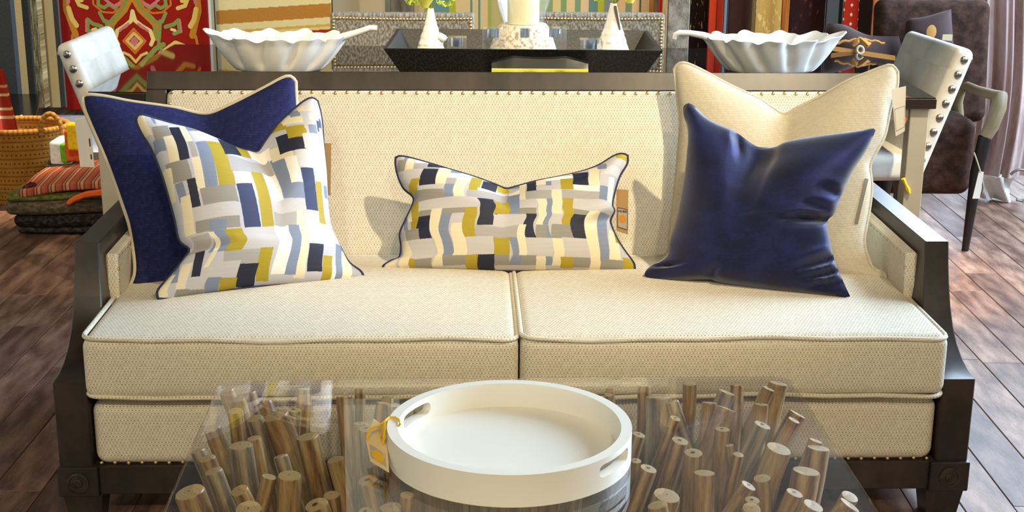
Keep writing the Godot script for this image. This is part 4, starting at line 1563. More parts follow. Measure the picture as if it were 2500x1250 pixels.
func build_table_setting() -> void:
	var y0 := TABLE_H
	var cl := on_f(688, 120, 5.3)
	leaf_bowl("white leaf bowl with straight upturned stem, near the red rug", Vector3(cl.x, y0, cl.z), 1.0, false)
	var cr := on_f(1876, 120, 5.36)
	leaf_bowl("white leaf bowl with hooked stem, behind the beige pillow", Vector3(cr.x, y0, cr.z), -1.0, true)
	# the dark tray: sides flare outwards
	var fl := on_f(936, 120, 5.05)
	var fr := on_f(1619, 122, 5.05)
	var bl := on_f(957, 71, 5.66)
	var br := on_f(1598, 73, 5.66)
	var rim := (fl.y + fr.y) / 2
	var xm := (fl.x + fr.x) / 2
	var hw := (fr.x - fl.x) / 2
	var t := thing("dark_tray", "large dark flared tray with leathery sides holding candles and vases", "tray", Vector3(xm, y0, -5.355))
	var hz := 0.305
	var hh := rim - y0
	var ins := 0.07
	var wall := 0.014
	for side in 4:
		var g := Geo.new()
		var turn := Basis(Vector3.UP, PI / 2 * side)
		var lw := hw if side % 2 == 0 else hz
		var ld := hz if side % 2 == 0 else hw
		var at := func(x: float, y: float, d: float) -> Vector3: return turn * Vector3(x, y, d)
		var o := [at.call(-(lw - ins), 0.001, ld - ins), at.call(lw - ins, 0.001, ld - ins), at.call(lw, hh, ld), at.call(-lw, hh, ld)]
		var i2 := [at.call(-(lw - ins) + wall, 0.001, ld - ins - wall), at.call(lw - ins - wall, 0.001, ld - ins - wall), at.call(lw - wall, hh, ld - wall), at.call(-lw + wall, hh, ld - wall)]
		g.quad(o[0], o[1], o[2], o[3])
		g.quad(i2[1], i2[0], i2[3], i2[2])
		g.quad(o[3], o[2], i2[2], i2[3])
		g.quad(o[1], o[0], i2[0], i2[1])
		part(t, "tray_side", g, M.shagreen)
	var g3 := Geo.new()
	g3.box(Vector3(0, 0.006, 0), Vector3(hw - ins - wall, 0.005, hz - ins - wall), 0.001)
	part(t, "tray_floor", g3, M.black_lacquer)
	var floor_y := y0 + 0.0115
	# vases like folded birds with feather scales, flowers above
	for e in [[1052, 20, 36, false], [1495, 8, 40, true]]:
		var f := 5.24 if not e[3] else 5.30
		var c := on_f(e[0], 118, f)
		var high: float = on_f(e[0], e[1], f).y - floor_y
		var rad: float = e[2] * f / FOCAL
		var vt := thing("bird_vase", "white scaly bird-shaped vase " + ("with a slit beak" if e[3] else "with a plain pointed top"), "vase", Vector3(c.x, floor_y, c.z), 0.0, "white vases in the dark tray")
		var g := Geo.new()
		var body := func(u: float, v: float) -> Vector3:
			var an := u * TAU
			var prof := [0.9, 0.98, 1.0, 0.97, 0.9, 0.8, 0.68, 0.55, 0.43, 0.34, 0.27, 0.2]
			var k := v * 11.0
			var i := mini(int(k), 10)
			var r: float = lerpf(prof[i], prof[i + 1], k - i) * rad
			var row := floorf(v * 9.0)
			var fv := v * 9.0 - row
			var fu := u * 9.0 + (0.5 if int(row) % 2 else 0.0)
			fu = fu - floorf(fu) - 0.5
			var tip := clampf(1.0 - fv - absf(fu) * 1.2, 0, 1)
			r *= 1.0 + (0.07 * tip if v > 0.12 and v < 0.86 else 0.0)
			return Vector3(sin(an) * r, v * high, cos(an) * r)
		g.grid(54, 45, body)
		g.lathe([Vector2(rad * 0.2, high), Vector2(rad * 0.12, high - 0.004), Vector2(0, high - 0.02)], 18)
		part(vt, "vase_body", g, M.porcelain, Vector3.ZERO, Vector3.ZERO, 35.0)
		if e[3]:
			var bk := Geo.new()
			bk.prism([Vector2(-0.004, high * 0.62), Vector2(0.002, high * 0.62), Vector2(-0.016, high * 0.97), Vector2(-0.026, high * 0.97)], 0.02, Transform3D(Basis(), Vector3(0.026, 0, rad * 0.18)), 0.001)
			part(vt, "beak_slit", bk, mat(c8(96, 84, 66), 0.7))
		var tail := Geo.new()
		tail.soft(Vector3(rad * 0.75, high * (0.3 if e[3] else 0.55), 0.01), Vector3(rad * 0.35, 0.012, 0.02), 0.009, 2, 2, null, Basis(Vector3(0, 0, 1), -0.5))
		part(vt, "wing_tip", tail, M.porcelain)
		# flowers stand in the vase's mouth
		var fw := thing("flower_bunch", "yellow rose and lime hydrangea above the vase " + ("with the slit beak" if e[3] else "with the plain top"), "flowers", Vector3(c.x, floor_y + high - 0.01, c.z), 0.0, "flowers in the white vases")
		var stem := Geo.new()
		stem.tube([Vector3(0, 0, 0), Vector3(0.004, 0.05, 0), Vector3(-0.01, 0.08, 0)], [0.004], 6)
		stem.tube([Vector3(0.0, 0.0, 0), Vector3(0.03, 0.04, 0.0), Vector3(0.05, 0.06, 0)], [0.003], 6)
		part(fw, "stem", stem, mat(c8(120, 130, 60), 0.7))
		var rr := RandomNumberGenerator.new()
		rr.seed = 3 + int(e[0])
		var dx := -0.02 if not e[3] else 0.06
		var rose := Geo.new()
		for k in 9:
			var an := k * 2.4
			var rad2 := 0.008 + 0.0022 * k
			var fpet := func(u: float, v: float) -> Vector3:
				var a2 := an + (u - 0.5) * 1.9
				var r2 := rad2 * (0.5 + 0.6 * v + 0.25 * v * v)
				return Vector3(dx + sin(a2) * r2, 0.012 + v * (0.045 - 0.0015 * k) - 0.006 * (u - 0.5) * (u - 0.5), cos(a2) * r2)
			rose.grid(5, 4, fpet)
		part(fw, "rose", rose, petals(c8(240, 226, 96)))
		for cx in ([-0.06, 0.055] if not e[3] else [-0.06, -0.005]):
			var hyd := Geo.new()
			for k in 46:
				var d := Vector3(rr.randf_range(-1, 1), rr.randf_range(-0.8, 1), rr.randf_range(-1, 1)).normalized()
				var c2 := Vector3(cx, 0.055, 0) + d * 0.036
				var s1 := d.cross(Vector3(0.3, 1, 0.2)).normalized()
				var s2 := d.cross(s1)
				for q in 4:
					var an := q * PI / 2 + rr.randf()
					var v1 := s1 * cos(an) + s2 * sin(an)
					var v2 := s1 * cos(an + 0.75) + s2 * sin(an + 0.75)
					var v0 := s1 * cos(an - 0.75) + s2 * sin(an - 0.75)
					hyd.quad(c2, c2 + v0 * 0.007 + d * 0.002, c2 + v1 * 0.011 + d * 0.004, c2 + v2 * 0.007 + d * 0.002)
			part(fw, "hydrangea", hyd, petals(c8(190, 204, 70)))
	# hurricane with a pillar candle on a stone-like foot
	var hc := on_f(1277, 118, 5.46)
	var foot_top := on_f(1277, 58, 5.46).y - floor_y
	var hu := thing("hurricane_lamp", "clear glass hurricane on a speckled cream stone foot", "candle holder", Vector3(hc.x, floor_y, hc.z))
	var stone := triplanar(skinned(grainy(128, 128, [c8(120, 108, 88), c8(206, 196, 172), c8(222, 214, 194), c8(228, 222, 206)], 3.0, 3.0, 131, 1.6), 0.7), 0.16)
	var sg := Geo.new()
	var px := 5.46 / FOCAL
	sg.lathe([Vector2(0, 0), Vector2(90 * px, 0), Vector2(90 * px, 0.02), Vector2(84 * px, 0.045), Vector2(74 * px, foot_top * 0.6), Vector2(66 * px, foot_top * 0.86), Vector2(60 * px, foot_top - 0.008), Vector2(56 * px, foot_top), Vector2(0, foot_top)], 40)
	part(hu, "stone_foot", sg, stone, Vector3.ZERO, Vector3.ZERO, 30.0)
	var gg := Geo.new()
	var gp := []
	for i in 13:
		var k := i / 12.0
		gp.append(Vector2((48 + 24 * sin(k * 2.2)) * px, foot_top + 0.002 + k * 0.26))
	for i in 13:
		var v: Vector2 = gp[12 - i]
		gp.append(Vector2(v.x - 0.003, v.y))
	gg.lathe(gp, 40)
	part(hu, "glass_chimney", gg, M.glass_clear, Vector3.ZERO, Vector3.ZERO, 40.0)
	var pc := Geo.new()
	pc.lathe([Vector2(0, 0), Vector2(37 * px, 0), Vector2(38.5 * px, 0.004), Vector2(38.5 * px, 0.2), Vector2(36 * px, 0.205), Vector2(0, 0.2)], 36)
	var cm := mat(c8(244, 234, 190), 0.5)
	cm.subsurf_scatter_enabled = true
	cm.subsurf_scatter_strength = 0.4
	var ct := thing("pillar_candle", "thick cream pillar candle inside the glass hurricane", "candle", Vector3(hc.x, floor_y + foot_top + 0.001, hc.z))
	part(ct, "wax", pc, cm, Vector3.ZERO, Vector3.ZERO, 40.0)
	var wk := Geo.new()
	wk.tube([Vector3(0, 0.195, 0), Vector3(0.001, 0.215, 0)], [0.0015], 6)
	part(ct, "wick", wk, M.ink)
	# glass blocks with tea lights
	for e in [[1116, 90, 47, "low", 5.2, "beside the plain vase"], [1203, 68, 50, "tall", 5.22, "left of the hurricane foot"], [1281, 68, 36, "tall", 5.14, "in front of the hurricane foot"], [1356, 67, 52, "tall", 5.22, "right of the hurricane foot"], [1442, 95, 54, "low", 5.16, "in front of the slit-beaked vase"]]:
		var c := on_f(e[0], 118, e[4])
		var high: float = on_f(e[0], e[1], e[4]).y - floor_y
		var hwid: float = e[2] * e[4] / FOCAL / 2
		var vt := thing("votive_block", "%s clear glass tea light block %s" % [e[3], e[5]], "candle holder", Vector3(c.x, floor_y, c.z), 0.0, "glass tea light blocks")
		var g := Geo.new()
		g.box(Vector3(0, high / 2, 0), Vector3(hwid, high / 2, hwid), 0.002)
		part(vt, "glass_block", g, M.glass_clear)
		g = Geo.new()
		g.lathe([Vector2(hwid * 0.62, high - 0.034), Vector2(hwid * 0.64, high - 0.002), Vector2(hwid * 0.6, high - 0.002), Vector2(hwid * 0.58, high - 0.02)], 20)
		part(vt, "metal_cup", g, mat(c8(190, 200, 216), 0.15, 1.0))
		g = Geo.new()
		g.lathe([Vector2(0, high - 0.032), Vector2(hwid * 0.57, high - 0.032), Vector2(hwid * 0.57, high - 0.012), Vector2(0, high - 0.01)], 20)
		part(vt, "wax", g, mat(c8(240, 234, 220), 0.5))
	# lime book with a dark scooped dish in front of the tray
	var ba := on_f(1200, 182, 4.95)
	var bb := on_f(1436, 182, 4.95)
	var btop := on_f(1318, 168, 4.95).y
	var bg := Geo.new()
	var bx := (ba.x + bb.x) / 2
	var bw := (bb.x - ba.x) / 2
	var bt := thing("lime_book", "lime green covered book lying under the dark scooped dish", "book", Vector3(bx, y0, -5.0))
	var lime := skinned(grainy(128, 32, [c8(150, 140, 30), c8(202, 196, 70), c8(214, 206, 110)], 1.5, 3.0, 141), 0.6)
	var bh := btop - y0
	bg.box(Vector3(0, 0.003, 0), Vector3(bw, 0.003, 0.05), 0.001)
	bg.box(Vector3(0, bh - 0.003, 0), Vector3(bw, 0.003, 0.05), 0.001)
	bg.box(Vector3(0, bh / 2, 0.048), Vector3(bw, bh / 2 - 0.003, 0.003), 0.001)
	part(bt, "cover", bg, lime)
	bg = Geo.new()
	bg.box(Vector3(0, bh / 2, -0.002), Vector3(bw - 0.004, bh / 2 - 0.006, 0.044))
	part(bt, "pages", bg, M.paper)
	# dish: high ends, low curved middle
	var dish := Geo.new()
	var top_end := on_f(1318, 122, 4.95).y - btop
	var low := on_f(1318, 147, 4.95).y - btop
	var edge := func(k: float) -> float:
		var m := absf(k)
		return lerpf(low, low * 1.15, pow(m / 0.55, 2.0)) if m < 0.55 else lerpf(low * 1.15, low * 0.55, (m - 0.55) / 0.45)
	var n := 40
	var th := 0.048
	for i in n:
		var k0 := -1.0 + 2.0 * i / n
		var k1 := -1.0 + 2.0 * (i + 1) / n
		var e0: float = edge.call(k0)
		var e1: float = edge.call(k1)
		var x0 := k0 * bw
		var x1 := k1 * bw
		# front, rim, hollow, back
		dish.quad(Vector3(x0, 0, th), Vector3(x1, 0, th), Vector3(x1, e1, th - 0.012), Vector3(x0, e0, th - 0.012))
		dish.quad(Vector3(x0, e0, th - 0.012), Vector3(x1, e1, th - 0.012), Vector3(x1, e1, th - 0.02), Vector3(x0, e0, th - 0.02))
		dish.quad(Vector3(x0, e0, th - 0.02), Vector3(x1, e1, th - 0.02), Vector3(x1, 0.006, 0), Vector3(x0, 0.006, 0))
		dish.quad(Vector3(x0, 0.006, 0), Vector3(x1, 0.006, 0), Vector3(x1, e1, -th + 0.02), Vector3(x0, e0, -th + 0.02))
		dish.quad(Vector3(x0, e0, -th + 0.02), Vector3(x1, e1, -th + 0.02), Vector3(x1, 0, -th), Vector3(x0, 0, -th))
		dish.quad(Vector3(x0, 0, -th), Vector3(x1, 0, -th), Vector3(x1, 0, th), Vector3(x0, 0, th))
	for s in [-1.0, 1.0]:
		var x = bw * s
		var e0: float = edge.call(s)
		for q in [[Vector3(x, 0, th), Vector3(x, 0, -th), Vector3(x, e0, -th + 0.012), Vector3(x, e0, th - 0.012)]]:
			if s > 0:
				dish.quad(q[0], q[1], q[2], q[3])
			else:
				dish.quad(q[3], q[2], q[1], q[0])
	solo("scooped_dish", "low blackish dish with scooped rim on the lime book", "dish", shifted(dish, Vector3(bx, btop + 0.0005, -5.0)), mat(c8(20, 20, 14), 0.3), Vector3(bx, btop + 0.0005, -5.0))

func shifted(g: Geo, by: Vector3) -> Geo:
	for i in g.p.size():
		g.p[i] += by
	return g

func petals(c: Color) -> StandardMaterial3D:
	var m := mat(c, 0.6)
	m.backlight_enabled = true
	m.backlight = Color(0.4, 0.4, 0.15)
	m.cull_mode = BaseMaterial3D.CULL_DISABLED
	return m


# ------------------------------------------------------------------ rugs hanging along the back of the shop
func rug(called: String, label: String, px0: float, px1: float, f: float, h0: float, m: Material, turn := 0.0, thick := 0.007, high := 1.75, group := "rugs hanging at the back") -> Node3D:
	var a := on_f(px0, 120, f)
	var b := on_f(px1, 120, f)
	var w := (b.x - a.x) / cos(turn)
	var o := thing(called, label, "rug", Vector3((a.x + b.x) / 2, h0, -f), turn, group)
	var g := Geo.new()
	g.soft(Vector3(0, (high - h0) / 2, 0), Vector3(w / 2, (high - h0) / 2, thick), minf(thick, 0.006), 2, 2)
	part(o, "pile", g, m)
	# clips on a rod hold it up
	var rod := Geo.new()
	rod.tube([Vector3(-w / 2, high - h0 + 0.02, 0), Vector3(w / 2, high - h0 + 0.02, 0)], [0.01], 8)
	part(o, "hanging_rod", rod, M.ink)
	return o

func pile(tex: Texture2D, col := Color.WHITE) -> StandardMaterial3D:
	var m := skinned(tex, 0.95, 0.15)
	m.albedo_color = col
	return m

func floral(cols: Array, scale: float, seed_: int, w := 160, h := 420) -> ImageTexture:
	var n := FastNoiseLite.new()
	n.seed = seed_
	n.noise_type = FastNoiseLite.TYPE_CELLULAR
	n.cellular_return_type = FastNoiseLite.RETURN_DISTANCE2_SUB
	n.frequency = scale
	n.domain_warp_enabled = true
	n.domain_warp_amplitude = 26.0
	n.domain_warp_frequency = scale * 1.4
	var n2 := FastNoiseLite.new()
	n2.seed = seed_ + 3
	n2.frequency = scale * 1.1
	return picture(w, h, func(x: int, y: int) -> Color:
		var a := n.get_noise_2d(x, y) * 0.9 + n2.get_noise_2d(x, y) * 0.5 + 0.75
		return cols[clampi(int(a * cols.size()), 0, cols.size() - 1)])

func stroke(im: Image, pts: Array, r: float, c: Color) -> void:
	for i in pts.size() - 1:
		var a: Vector2 = pts[i]
		var b: Vector2 = pts[i + 1]
		var n := maxi(1, int(a.distance_to(b) / maxf(r * 0.4, 0.7)))
		for k in n + 1:
			var p := a.lerp(b, float(k) / n)
			for y in range(int(p.y - r), int(p.y + r) + 2):
				for x in range(int(p.x - r), int(p.x + r) + 2):
					if x >= 0 and y >= 0 and x < im.get_width() and y < im.get_height() and Vector2(x, y).distance_to(p) <= r:
						im.set_pixel(x, y, c)

func damask() -> ImageTexture:
	# 364 pixels of the photograph wide; drawn from its middle out, the same on both sides
	var w := 546
	var h := 1020
	var im := Image.create(w, h, false, Image.FORMAT_RGB8)
	im.fill(c8(146, 30, 22))
	var red := c8(120, 22, 18)
	var gold := c8(212, 178, 92)
	var ochre := c8(188, 122, 40)
	var orange := c8(200, 104, 40)
	var green := c8(128, 138, 66)
	var pink := c8(196, 112, 106)
	var cream := c8(222, 196, 120)
	var rows := [430.0, -150.0]
	for base in rows:
		var list := [
			[[0, -150, 40, -130, 70, -100, 86, -60, 60, -30, 30, -10], 20, ochre], [[20, -120, 50, -100, 60, -70], 10, pink],
			[[0, 10, 8, 36, 20, 58, 45, 82, 58, 98, 52, 122], 9, ochre], [[0, -14, 8, 22, 20, 50, 40, 75, 58, 88, 70, 86, 80, 66], 4.5, green],
			[[26, 40, 42, 55, 56, 46, 68, 54, 82, 48, 80, 24], 4.5, green], [[12, 14, 24, 40, 44, 50, 58, 40, 70, 30, 78, 12], 3.5, pink],
			[[18, 20, 28, 55, 48, 66, 72, 64, 94, 46, 92, 20], 2.6, orange], [[0, 62, 5, 84, 20, 96, 40, 108, 46, 128, 40, 140], 5, cream], [[12, 92, 24, 100, 34, 108], 3, pink],
			[[0, 104, 26, 132, 0, 160], 3.4, orange], [[0, 114, 18, 132, 0, 150], 3.4, gold], [[0, 126, 6, 132, 0, 140], 4, pink],
			[[50, 98, 58, 130, 64, 150], 4, green], [[66, 84, 62, 120, 56, 150], 4, green], [[0, 200, 30, 172, 50, 150, 70, 140], 6, green], [[0, 182, 14, 166, 28, 160], 3.5, gold],
			[[150, -40, 158, 10, 160, 60, 150, 90, 142, 118], 8, ochre], [[118, -20, 128, 10, 122, 36], 6, gold], [[136, -24, 140, 20, 128, 48, 110, 54], 5, gold], [[154, 56, 148, 80, 138, 96], 6, gold], [[152, 20, 154, 40], 5, pink],
			[[78, 98, 98, 92, 110, 82, 112, 108, 98, 114], 5, green], [[114, 82, 116, 110], 2.4, pink], [[92, 104, 100, 106], 3.4, cream],
			[[60, 190, 74, 156, 100, 138, 130, 150, 142, 178], 8, gold], [[96, 146, 104, 170], 5, gold], [[112, 146, 120, 172], 5, gold], [[40, 220, 52, 186, 62, 160], 6, pink], [[150, 120, 156, 160, 140, 190, 156, 220], 3.4, ochre],
			[[14, 230, 30, 250, 60, 262, 90, 250], 7, gold], [[0, 240, 20, 280, 60, 300, 110, 290], 6, green], [[100, 210, 120, 230, 140, 226], 6, ochre], [[20, 310, 60, 330, 110, 340, 150, 320], 8, ochre], [[0, 340, 30, 360, 70, 370], 7, gold]]
		for out in [2.2, 0.0]:
			for e in list:
				for s in [-1, 1]:
					var pts := []
					for i in range(0, e[0].size(), 2):
						pts.append(Vector2(w / 2.0 + s * e[0][i] * 1.5, base + 140 + e[0][i + 1] * 1.5))
					stroke(im, pts, e[1] * 1.5 + out, e[2] if out == 0.0 else red)
	var r := RandomNumberGenerator.new()
	r.seed = 8
	for y in h:
		for x in w:
			var c := im.get_pixel(x, y)
			var d := r.randf_range(-0.03, 0.03)
			im.set_pixel(x, y, Color(c.r + d, c.g + d, c.b + d))
	return ImageTexture.create_from_image(im)

func build_rugs() -> void:
	var charcoal := c8(58, 58, 56)
	var tan_ := c8(172, 150, 106)
	var slate := c8(78, 86, 100)
	rug("striped_rug", "charcoal rug with slate and tan stripes beside the shaggy roll", -120, 80, 7.9, 0.21, pile(stripes([[0.78, charcoal], [0.83, slate], [0.915, tan_], [1.0, c8(44, 44, 42)]])), 0.0, 0.012)
	var shag := skinned(grainy(128, 256, [c8(104, 84, 50), c8(156, 132, 88), c8(196, 176, 130)], 2.0, 2.4, 151, 1.8), 1.0, 0.1)
	shag.heightmap_enabled = true
	shag.heightmap_texture = shag.albedo_texture
	shag.heightmap_scale = 1.5
	rug("shag_rug", "shaggy wheat-coloured rug hanging edge on", 77, 106, 8.2, 0.1, shag, 0.0, 0.045)
	rug("striped_rug", "narrow sage, tan and charcoal striped rug beside the red rug", 108, 152, 8.3, 0.08, pile(stripes([[0.16, c8(104, 118, 100)], [0.24, c8(160, 112, 50)], [0.7, tan_], [1.0, charcoal]])), 0.0, 0.012)
	rug("damask_rug", "red rug with large gold, green and pink damask scrolls", 148, 512, 8.5, 0.03, pile(damask()))
	rug("edged_rug", "narrow pale grey rug edge between the red and the banded rug", 513, 531, 8.45, 0.05, pile(stripes([[0.42, c8(196, 194, 190)], [0.82, c8(160, 148, 112)], [1.0, c8(40, 36, 30)]])), 0.0, 0.01)
	var bands := [[0.10, c8(140, 50, 36)], [0.2, tan_], [0.3, c8(164, 108, 48)], [0.4, c8(206, 182, 124)], [0.45, c8(140, 132, 60)], [0.5, c8(206, 182, 124)], [0.6, c8(150, 138, 66)], [0.642, c8(212, 190, 134)], [0.69, c8(168, 112, 46)], [0.714, c8(208, 186, 130)], [0.723, c8(188, 150, 76)], [0.733, c8(206, 178, 110)], [0.86, c8(152, 40, 26)], [0.92, c8(120, 104, 52)], [1.0, c8(112, 84, 44)]]
	rug("banded_rug", "rug with cream, caramel, olive and red bands behind the left leaf bowl", 530, 812, 8.5, 0.06, pile(stripes(bands, false, 384, 0.03)))
	rug("plain_rug", "dark taupe rug hanging beside the cream pier", 954, 1011, 8.55, 0.1, pile(grainy(64, 128, [c8(76, 66, 54), c8(98, 88, 74), c8(112, 100, 84)], 3.0, 3.0, 161)), 0.0, 0.012)
	var many := []
	var at := 0.0
	for e in [[14, c8(168, 142, 92)], [12, c8(176, 150, 106)], [8, c8(128, 136, 60)], [52, c8(96, 122, 112)], [16, c8(154, 152, 44)], [36, c8(196, 164, 112)], [5, c8(92, 122, 98)], [14, c8(196, 164, 112)], [5, c8(92, 122, 98)], [18, c8(196, 164, 112)], [10, c8(146, 148, 70)], [20, c8(170, 150, 96)], [24, c8(160, 150, 80)], [40, c8(190, 162, 104)], [30, c8(150, 146, 84)],
			[20, c8(146, 152, 70)], [14, c8(124, 138, 92)], [20, c8(200, 170, 112)], [14, c8(118, 138, 92)], [20, c8(204, 170, 118)], [14, c8(118, 136, 98)], [20, c8(206, 170, 122)], [22, c8(98, 122, 110)], [15, c8(166, 158, 44)], [20, c8(120, 128, 118)], [16, c8(196, 162, 110)], [16, c8(206, 168, 120)], [16, c8(118, 134, 104)], [18, c8(206, 168, 120)], [4, c8(80, 90, 60)], [20, c8(196, 160, 110)]]:
		at += e[0]
		many.append([at, e[1]])
	for e in many:
		e[0] /= at
	rug("striped_rug", "wide rug with many green, teal and sand stripes behind the candle", 1011, 1581, 8.6, 0.1, pile(stripes(many, true, 768)))
	var k := 0
	for e in [[1581, 1594, c8(166, 104, 58), "rust brown"], [1594, 1604, c8(112, 102, 92), "grey brown"], [1604, 1612, c8(190, 44, 30), "bright red"], [1612, 1626, c8(150, 122, 84), "camel"]]:
		rug("narrow_rug", e[3] + " rug seen as a narrow strip beside the many-striped rug", e[0], e[1], 8.4 - k * 0.03, 0.1, pile(grainy(32, 128, [(e[2] as Color).darkened(0.15), e[2], (e[2] as Color).lightened(0.1)], 3.0, 3.0, 170 + k)), 0.0, 0.01)
		k += 1
	var lin := skinned(grainy(128, 256, [c8(108, 98, 86), c8(140, 130, 116), c8(160, 150, 134)], 0.6, 4.0, 181, 1.4), 0.95, 0.2)
	rug("linen_panel", "grey ribbed linen panel hanging beside the far linen chair", 1627, 1680, 6.95, 0.1, lin, 0.0, 0.01)
	rug("oriental_rug", "narrow black rug with cream and red florals beside the grey panel", 1681, 1726, 8.3, 0.05, pile(floral([c8(26, 18, 16), c8(30, 20, 18), c8(168, 132, 84), c8(150, 46, 30), c8(196, 170, 116)], 0.035, 4)))
	rug("narrow_rug", "scarlet rug strip between the black floral and the brown rug", 1726, 1761, 8.2, 0.05, pile(stripes([[0.5, c8(176, 54, 30)], [0.56, c8(96, 26, 18)], [1.0, c8(150, 42, 24)]])), 0.0, 0.012)
	rug("narrow_rug", "thin slate blue rug edge beside the scarlet strip", 1762, 1773, 8.15, 0.05, pile(stripes([[0.7, c8(94, 104, 118)], [1.0, c8(30, 26, 24)]])), 0.0, 0.012)
	rug("leaf_rug", "dark brown rug with big caramel leaf shapes", 1774, 1828, 8.2, 0.05, pile(floral([c8(52, 32, 24), c8(58, 36, 28), c8(190, 126, 66), c8(196, 134, 74)], 0.016, 15)))
	rug("narrow_rug", "olive brown rug edge beside the brown leaf rug", 1829, 1838, 8.15, 0.05, pile(stripes([[1.0, c8(88, 70, 42)]])), 0.0, 0.012)
	rug("oriental_rug", "straw yellow floral rug with an orange brown border", 1839, 1921, 8.2, 0.05, pile(floral([c8(178, 142, 76), c8(206, 176, 108), c8(196, 160, 70), c8(184, 120, 70)], 0.03, 24)))
	rug("narrow_rug", "burnt orange rug edge beside the straw floral rug", 1903, 1921, 8.12, 0.05, pile(grainy(32, 128, [c8(120, 66, 26), c8(164, 96, 40)], 3.0, 1.0, 191)), 0.0, 0.012)
	rug("oriental_rug", "maroon black rug with large beige flowers", 1922, 2008, 8.2, 0.05, pile(floral([c8(40, 22, 22), c8(48, 28, 26), c8(96, 40, 36), c8(186, 160, 108), c8(168, 136, 84)], 0.03, 33)))
	rug("plain_rug", "charcoal rug beside the maroon flowered rug", 2010, 2050, 8.1, 0.05, pile(stripes([[0.75, c8(62, 62, 60)], [1.0, c8(16, 14, 13)]])), 0.0, 0.012)
	rug("diamond_rug", "narrow red rug with rows of cream lozenges", 2052, 2090, 8.1, 0.05, pile(picture(48, 480, func(x: int, y: int) -> Color:
		var u := absf(fposmod(x / 24.0 + 0.5, 1.0) - 0.5) + absf(fposmod(y / 15.0 + (0.5 if int(x / 24.0 + 0.5) % 2 else 0.0), 1.0) - 0.5)
		return c8(206, 176, 130) if u < 0.2 else c8(150, 36, 24))))
	rug("plain_rug", "black brown rug between the lozenge rug and the rust rug", 2090, 2124, 8.1, 0.05, pile(stripes([[1.0, c8(38, 28, 26)]])), 0.0, 0.012)
	rug("plain_rug", "rust coloured rug beside the brown armchair", 2122, 2215, 8.0, 0.05, pile(grainy(64, 256, [c8(118, 66, 40), c8(146, 84, 54), c8(158, 96, 64)], 3.0, 0.6, 201)))
	rug("fringed_rug", "gold and red patterned rug above the brown armchair", 2215, 2362, 8.3, 0.55, pile(floral([c8(150, 70, 40), c8(196, 150, 84), c8(120, 96, 50)], 0.04, 44)))


# ------------------------------------------------------------------ right: brown armchair, its cushions, drapes
# a block whose front shows between two pixels at distance f
func block_px(g: Geo, x0: float, y0: float, x1: float, y1: float, f: float, deep: float, r: float, base: Vector3, shape = null) -> void:
	var a := on_f(x0, y1, f)
	var b := on_f(x1, y0, f)
	var h := Vector3((b.x - a.x) / 2, (b.y - a.y) / 2, deep / 2)
	g.soft((a + b) / 2 + Vector3(0, 0, -deep / 2) - base, h, r, 3, 4, shape)

